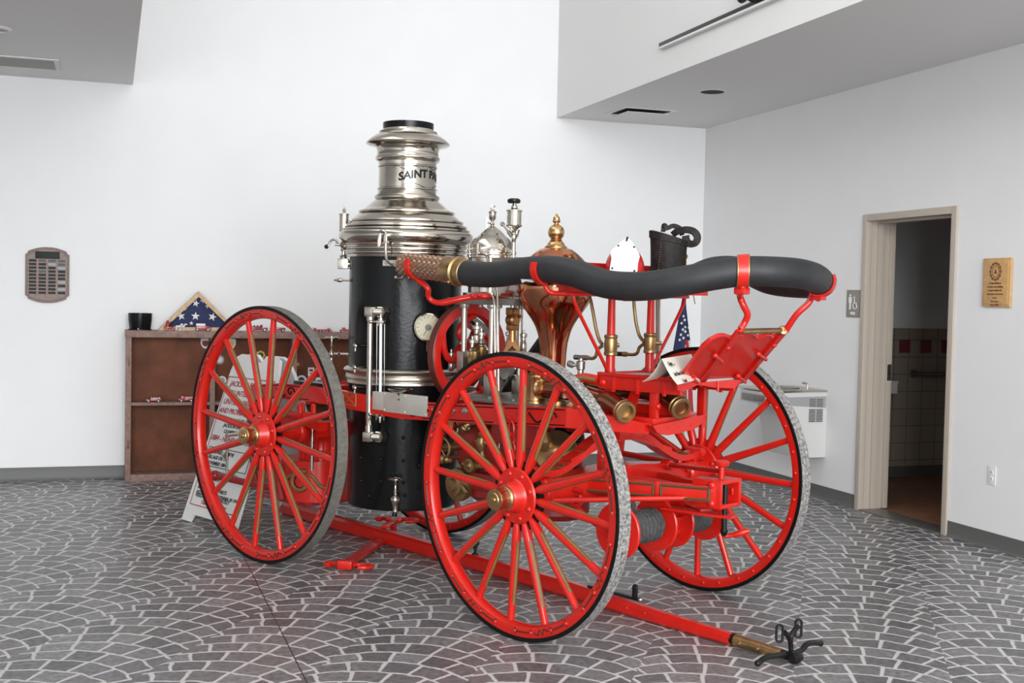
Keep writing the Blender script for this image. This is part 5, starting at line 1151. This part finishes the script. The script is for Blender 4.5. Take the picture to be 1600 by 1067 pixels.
# ------------------------------------------------------------------ things on the engine
hb_ = at_plane(976, 425, V3((.10, 0, 0)), X); hx, hy, hz_ = .10, hb_.y, sz+.06
hel = thing('fire_helmet', 'red fire helmet with a blank white front shield on the seat', 'helmet', (hx, hy, hz_), veh=True)
vd = V3((.68, -.73, 0)); vs_ = Z.cross(vd)           # the helmet's front faces vd
b = MB(); rings = []
for k in range(9):
    t_ = k/8*PI/2*.97; rings.append([V3((hx, hy, hz_+.045+.125*math.sin(t_)))+vd*(.118*math.cos(t_)*math.cos(a_)*(1.02 if int(round(a_/(2*PI/48))) % 6 else 1.05))+vs_*(.090*math.cos(t_)*math.sin(a_)*(1.02 if int(round(a_/(2*PI/48))) % 6 else 1.05)) for a_ in [2*PI*j/48 for j in range(48)]])
b.loft(rings); obj('crown', b, RED, hel)
b = MB(); N_ = 48; ri = [[], [], []]
for j in range(N_):
    a_ = 2*PI*j/N_; rr = .048+(.075*max(0, -math.cos(a_))**2); 
    for k, (f_, dz) in enumerate(((0, .045), (.6, .034), (1, .015))): ri[k].append(V3((hx, hy, hz_+dz))+vd*((.118+rr*f_)*math.cos(a_))+vs_*((.090+rr*.7*f_)*math.sin(a_)))
b.loft([ri[0], ri[1], ri[2], [p-Z*.006 for p in ri[2]], [p-Z*.006 for p in ri[1]], [p-Z*.008 for p in ri[0]]], closed=True); obj('brim', b, RED, hel)
so = at_plane(976, 428, V3((hx, hy, 0))+vd*.155, vd); SPX = lambda x, y: at_plane(x, y, V3((hx, hy, 0))+vd*(.155-.0009*max(0, 428-y)), vd)
sh_ = [(952.5, 421), (954, 412), (955.5, 403), (953.8, 396), (955, 391), (959, 388), (963, 384.5), (967.5, 380), (973, 376), (979.5, 370.5), (986, 376), (990.5, 383), (993.5, 389), (998, 395), (999.5, 401), (998, 406), (996.5, 413), (996, 421), (995, 432), (985, 438), (968, 438), (953, 432)]
b = MB().slab([SPX(*p) for p in sh_], vd*.006); obj('front_shield', b, WHITEP, hel)
b = MB()
for p in ((966, 384), (990.5, 386), (956.5, 419), (991, 423)): b.dome(SPX(*p)+vd*.006, vd, .005, .004, 8)
b.beam(SPX(978.5, 377)+vd*.008, SPX(980.5, 370)+vd*.008, .010, .008, vd); obj('shield_stud', b, IRON, hel)
# leather boot standing on the seat
bx_ = .10; bl = at_plane(1044, 425, V3((bx_, 0, 0)), X); by = bl.y
bt = thing('leather_boot', 'old black leather fire boot standing on the seat beside the helmet', 'boot', (bx_, by, sz+.06), veh=True)
def bring(zf, hw, hd, dx=0, tw=0):
    c_ = V3((bx_, by, 0))+vs_*dx; return [c_+Z*(zf(a_))+vs_*(hw*math.cos(a_))+vd*(hd*math.sin(a_)) for a_ in [2*PI*j/32 for j in range(32)]]
zt0 = at_plane(1014, 361, V3((bx_, by, 0)), vd).z; zb0 = sz+.062
top = lambda a_: zt0-.022-.025*math.cos(a_)+.012*math.cos(2*a_)*0
b = MB(); lv = []
for f_, hw, hd in ((0, .088, .062), (.12, .088, .063), (.35, .087, .062), (.6, .088, .060), (.8, .090, .058), (.86, .091, .058), (.865, .096, .063), (1, .097, .064)):
    lv.append(bring(lambda a_, f_=f_: zb0+(top(a_)-zb0)*f_, hw, hd, -.002*f_))
lv.append(bring(lambda a_: top(a_)+.002, .087, .056)); lv.append(bring(lambda a_: zb0+(top(a_)-zb0)*.5, .078, .05))
b.loft(lv); obj('shaft', b, LEATH, bt)
fo = MB(); fo.loft([[V3((bx_, by, zb0))-vd*d_+vs_*(w_*math.cos(a_))+Z*(h_*max(0, math.sin(a_))) for a_ in [PI*j/12 for j in range(13)]] for d_, w_, h_ in ((.03, .06, .09), (.09, .06, .085), (.15, .058, .06), (.2, .045, .045), (.225, .02, .02))]); obj('foot', fo, LEATH, bt)
def bp(x, y, off=0): return at_plane(x, y, V3((bx_, by, 0))+vd*off, vd)
b = MB().strap(spline([bp(1052, 366, -.02), bp(1058, 362, -.01), bp(1072, 359, .01), bp(1084, 362, .02), bp(1089.5, 370, .02), bp(1087, 379, .02), bp(1079, 381, .01), bp(1073, 376, .0), bp(1071, 368, 0)], 6), .040, .032, vd)
obj('pull_strap', b, LEATH, bt)
b = MB().strap(spline([bp(1036, 362, -.03), bp(1037, 354, -.03), bp(1040, 353.5, -.02), bp(1042, 360, -.02)], 5), .03, .02, vd); b.strap(spline([bp(1044, 356, -.04), bp(1052, 353, -.04), bp(1062, 357, -.04), bp(1066, 366, -.03)], 5), .03, .022, vd); obj('boot_buckle', b, LEATH, bt)
b = MB()
for k in range(14):
    t_ = k/13; p = at_plane(1033.5-5*t_, 374+50*t_, V3((bx_, by, 0))+vd*.064, vd); b.tube([p-vs_*.004, p+vs_*.004-Z*.003], .0022, 5)
obj('stitching', b, mat('brown_thread', (.10, .05, .035), .8), bt)
# folded notice on the foot platform
c0, c1 = at(1034, 561, 'z', pz+.105), at(1080, 553.5, 'z', pz+.105)
f0, f1 = at(1056, 588.5, 'z', pz+.004), at(1088, 577, 'z', pz+.004); g0, g1 = at(1005, 583.5, 'z', pz+.002), at(1012, 579, 'z', pz+.002)
tc_ = thing('folded_notice', 'white folded card notice on the grey foot platform', 'notice', ((c0.x+f0.x)/2, (c0.y+f1.y)/2, pz), veh=True)
ux = (c1-c0); wd_ = ux.length; ux = ux.normalized()
if (c1-c0).length > .32: c1 = c0+ux*.28
fl0 = c0+V3((.085, .0, 0)); fl0.z = pz+.002; fl1 = fl0+ux*wd_
bk0 = c0-V3((.10, .0, 0)); bk0.z = pz+.002
def sag(A, B_, k): 
    return [A.lerp(B_, t_)+Z*(-k*math.sin(PI*t_)) for t_ in [j/8 for j in range(9)]]
L0, L1 = sag(c0, fl0, .010), sag(c0+ux*wd_, fl1, .010); K0, K1 = sag(c0, bk0, .016), sag(c0+ux*wd_, bk0+ux*wd_, .016)
seq0, seq1 = K0[::-1]+L0[1:], K1[::-1]+L1[1:]
b = MB().loft([[a_, c_, c_+Z*.0015, a_+Z*.0015] for a_, c_ in zip(seq0, seq1)]); obj('card', b, PAPER, tc_)
tn = (L1[4]-L0[4]).normalized(); dn = (L0[6]-L0[2]).normalized(); upv = -dn; nz = tn.cross(upv).normalized()
b = MB(); b.text('Enjoy ....', .030, L0[2]+tn*.05+nz*.005, tn, upv, .001, 'LEFT', .0004, shear=.3); b.text('but Please Don\'t', .026, L0[5]+tn*.05+nz*.005, tn, upv, .001, 'LEFT', .0004, shear=.15); b.text('Touch', .026, L0[8]+tn*.1+nz*.006, tn, upv, .001, 'LEFT', .0004, shear=.15)
obj('handwriting', b, BLKTXT, tc_)

# ------------------------------------------------------------------ flag on a stand behind the engine
FY = 8.55; fp_ = wat(1070, 480, 'y', FY); fxx = fp_.x
fl = thing('flag_on_stand', 'small american flag hanging from a wooden pole behind the front wheel', 'flag', (fxx, FY, 0))
ftop, fbot = wat(1069, 455, 'y', FY).z, .03
pt_, pb_ = wat(1068, 452, 'y', FY), wat(1075, 660, 'y', FY)
sl = (pb_.x-pt_.x)/(pt_.z-pb_.z)
poleb = V3((fxx+sl*fp_.z*0+.02, FY, .02)); polet = V3((fxx-.005, FY, ftop+.25))
obj('pole', MB().cyl(poleb, polet, .012, .010, 12), OAK, fl)
obj('stand', MB().lathe([(0, 0), (.13, 0), (.13, .012), (.06, .03), (.025, .05), (.025, .12), (0, .12)], (poleb.x, poleb.y, 0), Z, 32), IRON, fl)
b = MB().lathe([(.006, 0), (.018, .02), (.02, .03), (0, .06)], polet, Z, 12); b.tube(spline([V3((fxx+.01, FY-.02, ftop-.03)), V3((fxx+.05, FY-.03, ftop-.02)), V3((fxx+.075, FY-.03, ftop-.10))], 5), .004, 6); obj('finial', b, BRASS, fl)
rows = 26; colsN = 16; zt_, zb_ = ftop-.02, wat(1075, 655, 'y', FY).z
def edge_(t_):
    y = 465+t_*190; lx = 1066-13*min(1, t_/.42)+ (t_-.42)*8*(t_ > .42); rx = 1071+9*min(1, t_/.42)+(t_-.42)*12*(t_ > .42)
    return wat(lx, y, 'y', FY-.04), wat(rx, y, 'y', FY-.04)
b = MB(); grid = []
for i in range(rows+1):
    A, B_ = edge_(i/rows); row = []
    for j in range(colsN+1):
        s_ = j/colsN; p = A.lerp(B_, s_); p.y += .028*math.sin(s_*9+i*.05)*min(1, i/8+.2); p.z -= .05*s_*(1 if i > 20 else .3)*(i/rows); row.append(p)
    grid.append(row)
for i in range(rows):
    for j in range(colsN):
        t_ = (i+j*.28)/rows
        b.mi = 0 if t_ < .47 else (1 if (j//3+(0)) % 2 == 0 else 2)
        Q = [grid[i][j], grid[i][j+1], grid[i+1][j+1], grid[i+1][j]]
        vsq = [b.bm.verts.new(p) for p in Q]; b._f(vsq)
bmesh.ops.remove_doubles(b.bm, verts=b.bm.verts[:], dist=.0001)
r_ = bmesh.ops.solidify(b.bm, geom=b.bm.faces[:], thickness=.003)
def star(mb, c, ex, ey, r, d, rot=0):
    mb.prism([((r if k % 2 == 0 else r*.4)*math.sin(PI*k/5+rot), (r if k % 2 == 0 else r*.4)*math.cos(PI*k/5+rot)) for k in range(10)], c, ex, ey, d)
cloth = obj('cloth', b, [NAVY, RCLOTH, WCLOTH], fl, 60)
b = MB()
for (px, y, r) in ((1068, 494, 3), (1065, 505, 3.2), (1070, 500, 3.4), (1067, 515, 3.4), (1071, 511, 3), (1064, 523, 3.4), (1071, 518, 3.6), (1062, 531, 3.2), (1068, 528, 3.4), (1075, 524, 3), (1076, 512, 2.6)):
    c_ = wat(px, y, 'y', FY-.075); star(b, c_, V3((1, 0, 0)), V3((0, 0, 1)), r*.0043, -.003, rot=.3)
obj('star', b, WCLOTH, fl)

# ------------------------------------------------------------------ folding sign behind the rear wheel
BL, BRt = wat(288, 812, 'z', 0), wat(374, 838, 'z', 0); RL, RR2 = wat(425, 790, 'z', 0), wat(499, 806, 'z', 0)
se = (BRt-BL).normalized(); BRt = BL+se*.66; rear = ((RL+RR2)/2-(BL+BRt)/2); rear -= se*rear.dot(se); rl = rear.length; rb_ = rear.normalized()
rl = min(rl, .80); topz = wat(415, 557, 'y', ((BL+BRt)/2+rb_*rl/2).y).z
sg_ = thing('folding_sign', 'white folding floor sign with red and black lettering behind the near rear wheel', 'sign', (BL+BRt)/2+rb_*rl/2)
def panel(b, o, lean, inset=0):
    up = (rb_*lean*(rl/2-.012)+Z*topz); uh = up.length; up = up.normalized(); n_ = se.cross(up)
    W_ = .66; out_ = [(0, 0), (.10, 0), (.12, .05), (W_-.12, .05), (W_-.10, 0), (W_, 0), (W_-.04, uh-.12), (W_-.07, uh-.02), (W_-.12, uh), (W_-.24, uh), (W_-.27, uh-.045), (W_-.39, uh-.045), (W_-.42, uh), (W_-.54, uh), (W_-.59, uh-.02), (.04, uh-.12)]
    b.prism(out_, o, se, up, .022 if lean > 0 else -.022); return up, uh, n_
b = MB(); upf, uh, nf = panel(b, BL, 1); obj('front_board', b, WHITE, sg_)
b = MB(); panel(b, BL+rb_*rl, -1); obj('rear_board', b, WHITE, sg_)
nf = se.cross(upf); fo = BL-nf*.0 if nf.dot(FW) > 0 else BL+nf*.022
out_n = -nf if nf.dot(FW) > 0 else nf
b = MB(); fo = BL+out_n*(.0012 if nf.dot(FW) > 0 else .0012)+(nf*.022 if nf.dot(FW) < 0 else V3())
def bor(b, x0, x1, y0, y1, t_):
    for (a_, c_, d_, e_) in ((x0, x1, y0, y0+t_), (x0, x1, y1-t_, y1), (x0, x0+t_, y0+t_, y1-t_), (x1-t_, x1, y0+t_, y1-t_)):
        b.slab([fo+se*a_+upf*d_, fo+se*c_+upf*d_, fo+se*c_+upf*e_, fo+se*a_+upf*e_], out_n*.001)
bor(b, .045, .615, .11, uh-.16, .006)
def line(txt, y, s_, x=.33, al='CENTER', bold=.0008, sh=.25): b.text(txt, s_, fo+se*x+upf*y, se, upf, .001, al, bold, shear=sh)
y = uh-.225
for tx, s_ in (('JACKSON FIRE DEPT.', .052), ('VOLUNTEER FIREMEN', .052), ('UNITED - DEDICATED', .052), ('AND PROUD EACH DAY', .050)): line(tx, y, s_); y -= .062
line('1884 - HAND RESTORED', uh-.60, .052); line('Thank you for visiting', .13, .036)
obj('red_print', b, REDTXT, sg_)
b = MB(); y = uh-.462
for tx in ('SERVING THE VILLAGE OF', 'JACKSON AND EVERY', 'CHAMPION CREW', ): line(tx, y, .034, bold=.0008); y -= .040
line('3,000 LBS.', uh-.575+.005, .03, .45)
bor(b, .07, .59, uh-.775, uh-.645, .005)
for k, tx in enumerate(('PURCHASED BY THE', 'VILLAGE ON THE', 'NOVEMBER 1884')): line(tx, uh-.685-.038*k, .033, .09, 'LEFT')
for tx, yy in (('PURCHASED FROM: ST. PAUL', uh-.82), ('AND COMPANY', uh-.86), ('RESTORED FROM PARTS', uh-.93), ('WEIGHT IS APPROXIMATELY', uh-.985)): line(tx, yy, .033, .08, 'LEFT')
line('RESTORED FOR BICENTENNIAL IN 1976', .19, .029, .08, 'LEFT')
obj('black_print', b, BLKTXT, sg_)
b = MB().ball(fo+se*.24+upf*(uh-.555)+out_n*.0, .02, 12, 6, .2, out_n); obj('emblem', b, REDTXT, sg_)

# ------------------------------------------------------------------ bookcase and what stands on it
cf_, cbk = 9.818, 10.036; cx0 = wat(196, 640, 'y', cf_).x; cx1 = cx0+1.98; ct = wat(200, 516, 'y', cf_).z
case = thing('display_case', 'low brown wooden display case against the white wall behind the fire engine', 'bookcase', ((cx0+cx1)/2, (cf_+cbk)/2, 0))
dv = [cx0+.665, cx0+1.32]
b = MB(); b.bb(cx0-.006, cx1+.006, cf_-.006, cbk, ct-.055, ct, .003)
for x_ in (cx0, cx1-.042): b.bb(x_, x_+.042, cf_, cbk, 0, ct-.055, .003)
b.bb(cx0+.042, cx1-.042, cf_+.004, cbk, 0, .055, .003)
for x_ in dv: b.bb(x_-.02, x_+.02, cf_+.01, cbk-.015, .055, ct-.055, .002)
obj('frame', b, WOODC, case)
obj('back_panel', MB().bb(cx0+.042, cx1-.042, cbk-.014, cbk-.004, .055, ct-.055), HBOARD, case)
zsh = wat(240, 628.5, 'y', cf_+.03).z
for (xa, xb) in ((cx0+.042, dv[0]-.02), (dv[0]+.02, dv[1]-.02), (dv[1]+.02, cx1-.042)):
    obj('shelf', MB().bb(xa, xb, cf_+.015, cbk-.015, zsh-.025, zsh, .002), WOODC, case)
for z_ in (.30, .95): obj('hasp', MB().bb(cx0+.016, cx0+.028, cf_-.006, cf_, z_-.035, z_+.035, .002), OAKD, case)
# black bell shaped tub
q = wat(219, 500, 'y', 9.92); mpx = wat(238, 500, 'y', 9.92).x-wat(200, 500, 'y', 9.92).x; r_ = mpx/2
tb = thing('black_tub', 'black tapered tub standing on the left end of the display case', 'tub', (q.x, 9.92, ct))
hh_ = wat(219, 489.5, 'y', 9.92-r_).z-ct
b = MB().lathe([(0, .004), (r_*.86, .004), (r_*.90, .02), (r_*.98, hh_*.6), (r_, hh_), (r_*.96, hh_), (r_*.93, hh_*.5), (0, hh_*.45)], (q.x, 9.92, ct), Z, 40); obj('body', b, BLACK, tb)
obj('foot_ring', MB().lathe([(r_*.8, 0), (r_*1.0, 0), (r_*1.0, .008), (r_*.8, .008)], (q.x, 9.92, ct), Z, 40, closed=True), IRON, tb)
q = wat(216, 507, 'y', 9.85)
solo('candle', MB().lathe([(0, 0), (.012, 0), (.010, .008), (.006, .010), (.006, .045), (.003, .055), (0, .058)], (q.x, 9.845, ct), Z, 12), WHITE, 'tiny white peg standing in front of the black tub', 'peg', (q.x, 9.845, ct))
# framed folded flag
ty = 9.93; a_, c_, d_ = wat(246, 514, 'y', ty), wat(310, 455, 'y', ty), None
tw = (c_.x-a_.x); th = c_.z-ct
tf = thing('flag_case', 'triangular wooden display frame holding a folded starry flag', 'flag case', (c_.x, ty, ct))
OUT = [(-tw, 0), (tw, 0), (0, th)]; k_ = .78; INN = [(-tw*.80, .028), (tw*.80, .028), (0, th-.046)]
b = MB()
for i in range(3):
    j = (i+1) % 3; b.prism([OUT[i], OUT[j], INN[j], INN[i]], (c_.x, ty+.05, ct), (1, 0, 0), (0, 0, 1), .10)
obj('frame', b, OAK, tf)
b = MB().prism([(x_*.99, z_) for x_, z_ in INN], (c_.x, ty+.02, ct), (1, 0, 0), (0, 0, 1), .03)
obj('folded_flag', b, NAVY, tf)
b = MB()
for (px, py, r_, ro) in ((306, 474, .030, .2), (283, 494, .034, -.25), (305.5, 494, .036, .05), (332, 495, .036, .3), (317, 469, .026, .6), (324.5, 478, .022, .9), (289, 482, .02, .5), (299, 505, .018, 0)):
    c2 = wat(px, py, 'y', ty-.012); star(b, V3((c2.x, ty-.010, c2.z)), (1, 0, 0), (0, 0, 1), r_, .002, ro)
obj('star', b, WCLOTH, tf)
# toys
TRED = mat('toy_red', (.36, .02, .03), .3, coat=.3); TW = mat('toy_white', (.75, .72, .72), .4); TB = mat('toy_black', (.02, .02, .02), .5)
def toy(px, py, zb0_, kind, label, L=.13, flip=1, name='toy_fire_truck', y_=9.850):
    q = wat(px, py, 'y', y_); x_ = q.x; t_ = thing(name, label, 'toy', (x_, y_, zb0_), group='toy fire vehicles on the display case'); s = L/.13*flip; h = L/.13
    wz = .012*h
    def bx(a_, c_, z0_, z1_, w_=.045, bev=.003): return MB().bb(x_+a_*s, x_+c_*s, y_-w_/2, y_+w_/2, zb0_+z0_*h, zb0_+z1_*h, bev)
    if kind == 'van':
        obj('body', bx(-.05, .055, .010, .042), TRED, t_); b = bx(-.05, .025, .042, .062); obj('roof', b, TW, t_); obj('hood', bx(.055, .072, .010, .03), TRED, t_)
    elif kind == 'open':
        obj('body', bx(-.065, .03, .010, .032), TRED, t_); b = bx(-.06, .02, .032, .036); 
        for k in range(4): b.bb(x_+(-.05+.022*k)*s, x_+(-.044+.022*k)*s, y_-.02, y_+.02, zb0_+.036*h, zb0_+.045*h)
        obj('ladder', b, TW if 'ladder' in label else TB, t_); obj('hood', bx(.03, .066, .010, .028), TRED, t_); obj('windscreen', bx(.024, .03, .03, .048, .036, .001), TB, t_)
    else:
        obj('body', bx(-.065, .015, .012, .036), TRED, t_); obj('cab', bx(.012, .045, .012, .054), TRED, t_); obj('hood', bx(.045, .068, .012, .032), TRED, t_); obj('ladder', bx(-.06, .012, .038, .044, .02, .001), TW, t_)
    for a_ in (-.042, .045):
        for w_ in (-1, 1): b = MB().lathe([(.0, -.004), (.013*h, -.004), (.013*h, .004), (0, .004)], (x_+a_*s, y_+w_*.022, zb0_+.013*h), (0, w_, 0), 14); b.m(1).lathe([(.007*h, .0042), (0, .006)], (x_+a_*s, y_+w_*.022, zb0_+.013*h), (0, w_, 0), 10); obj('wheel', b, [TB, TW], t_)
    return t_
toy(316, 508, ct, 'van', 'toy red fire van with a white roof in front of the framed flag', .125)
toy(403, 510, ct, 'open', 'long open red toy car on the case seen between the wheel spokes', .15)
toy(434, 509, ct, 'truck', 'red toy fire truck on the case just right of the upright spoke', .12, -1)
toy(495, 510, ct, 'truck', 'first red toy truck on the case right of the rear wheel tyre', .085, -1)
toy(510, 510, ct, 'truck', 'second red toy truck on the case right of the rear wheel tyre', .085)
toy(541, 510, ct, 'truck', 'red toy truck on the case half hidden by the black boiler', .10, -1)
toy(240, 624, zsh, 'open', 'red toy ladder truck at the left of the case shelf', .115, -1, y_=9.87)
toy(291, 624, zsh, 'truck', 'red toy car on the case shelf beside the wheel rim', .115, -1, y_=9.87)
q = wat(265, 508, 'y', 9.86); hx_ = q.x
hd_ = thing('toy_horse_wagon', 'toy red steam wagon drawn by white horses on the case', 'toy', (hx_, 9.86, ct))
b = MB().bb(hx_-.03, hx_+.03, 9.845, 9.875, ct+.018, ct+.03, .002); b.lathe([(.014, 0), (.014, .03), (.008, .04), (.010, .05)], (hx_-.015, 9.86, ct+.03), Z, 14); obj('wagon', b, TRED, hd_)
for a_, r_ in ((-.022, .021), (.024, .016)):
    for w_ in (-.018, .018):
        b = MB().tube([V3((hx_+a_+r_*math.cos(t_), 9.86+w_, ct+.0225+r_*math.sin(t_)-(.021-r_))) for t_ in [2*PI*k/16 for k in range(16)]], .002, 6, closed=True)
        for k in range(4): b.cyl((hx_+a_, 9.86+w_, ct+.0225-(.021-r_)), (hx_+a_+r_*math.cos(k*PI/2), 9.86+w_, ct+.0225-(.021-r_)+r_*math.sin(k*PI/2)), .0012, seg=5)
        obj('wheel', b, TRED, hd_)
b = MB().ball((hx_+.008, 9.86, ct+.05), .008, 10, 6, 1.6); b.ball((hx_+.008, 9.86, ct+.066), .006, 10, 6); obj('driver', b, TB, hd_)
for i, (px, lab) in enumerate(((279, 'nearer'), (283, 'further'))):
    hxq = wat(px, 508, 'y', 9.86).x+i*.012; yy = 9.845+.03*i; b = MB()
    P_ = [(-.022, 0, .034), (-.008, 0, .033), (.008, 0, .034), (.016, 0, .042), (.022, 0, .054), (.03, 0, .052), (.036, 0, .046)]
    b.tube([V3((hxq+a_, yy, ct+z_)) for a_, _, z_ in P_], [.008, .010, .009, .007, .006, .005, .003], 8)
    for a_, c2 in ((-.018, -.022), (-.014, -.012), (.008, .013), (.011, .006)): b.tube([V3((hxq+a_, yy, ct+.03)), V3((hxq+(a_+c2)/2, yy, ct+.014)), V3((hxq+c2, yy, ct+.001))], [.005, .003, .0025], 6)
    b.tube([V3((hxq-.028, yy, ct+.034)), V3((hxq-.034, yy, ct+.02))], .003, 5); obj('horse', b, TW, hd_)
# cloth patches on the back of the case
yp = cbk-.014
def patch(px, py, kind, c0_, c1_, label, w_=.075):
    q = wat(px, py, 'y', yp); t_ = thing('patch', label, 'patch', (q.x, yp, q.z), group='cloth patches on the back of the display case'); o_ = (q.x, yp, q.z); h = w_/2
    if kind == 'shield': pts_ = [(-h, h), (0, h*1.12), (h, h), (h, -h*.2), (h*.6, -h*.9), (0, -h*1.25), (-h*.6, -h*.9), (-h, -h*.2)]
    elif kind == 'square': pts_ = [(-h*.7, h), (h*.7, h), (h*.7, -h), (-h*.7, -h)]
    elif kind == 'cross': pts_ = [(h*r_*math.cos(a2), h*r_*math.sin(a2)) for k in range(4) for a2, r_ in ((k*PI/2-.55, 1.05), (k*PI/2-.2, 1.0), (k*PI/2+.2, 1.0), (k*PI/2+.55, 1.05), (k*PI/2+PI/4, .5))]
    elif kind == 'scallop': pts_ = [(h*(1+.09*math.cos(8*a2))*math.cos(a2), h*(1+.09*math.cos(8*a2))*math.sin(a2)) for a2 in [2*PI*k/48 for k in range(48)]]
    else: pts_ = [(h*math.cos(2*PI*k/28), h*math.sin(2*PI*k/28)) for k in range(28)]
    obj('cloth', MB().prism(pts_, o_, (1, 0, 0), (0, 0, 1), .003), c0_, t_)
    b = MB()
    if kind == 'shield': b.prism([(x_*.7, z_*.55) for x_, z_ in pts_], (q.x, yp-.003, q.z-h*.1), (1, 0, 0), (0, 0, 1), .0015)
    elif kind == 'square': b.prism([(-h*.4, h*.6), (h*.4, h*.6), (h*.4, h*.1), (-h*.4, h*.1)], (q.x, yp-.003, q.z), (1, 0, 0), (0, 0, 1), .0015); b.prism([(-h*.3, -h*.2), (h*.3, -h*.2), (0, -h*.7)], (q.x, yp-.003, q.z), (1, 0, 0), (0, 0, 1), .0015)
    elif kind == 'cross': star(b, V3((q.x, yp-.003, q.z)), (1, 0, 0), (0, 0, 1), h*.5, .0015)
    else: b.prism([(h*.62*math.cos(2*PI*k/24), h*.62*math.sin(2*PI*k/24)) for k in range(24)], (q.x, yp-.003, q.z), (1, 0, 0), (0, 0, 1), .0015)
    obj('emblem', b, c1_, t_)
MARO = mat('maroon_thread', (.20, .035, .02), .7); GRYP = mat('grey_thread', (.32, .32, .31), .7)
patch(321, 536, 'shield', WCLOTH, MARO, 'white and maroon shield patch under the flag frame', .075)
patch(361, 537, 'shield', WCLOTH, YELP, 'white and yellow shield patch at the upper left of the spokes')
patch(343, 562, 'round', GRYP, WCLOTH, 'grey round patch beside the wheel rim')
patch(407, 555, 'scallop', YELP, TB, 'yellow and black scalloped patch above the folding sign', .075)
patch(465, 569, 'cross', MARO, YELP, 'maroon cross shaped patch with a gold star', .085)
patch(486, 581, 'square', WCLOTH, MARO, 'white square patch with dark print near the tyre', .075)
patch(500, 597, 'shield', WCLOTH, BLUEP, 'blue and white shield patch lowest beside the tyre', .075)
patch(471, 594, 'round', WCLOTH, TB, 'white round patch with a black centre above the red beam', .085)
patch(347, 594, 'round', WCLOTH, GRYP, 'pale round patch peeping out left of the folding sign', .07)
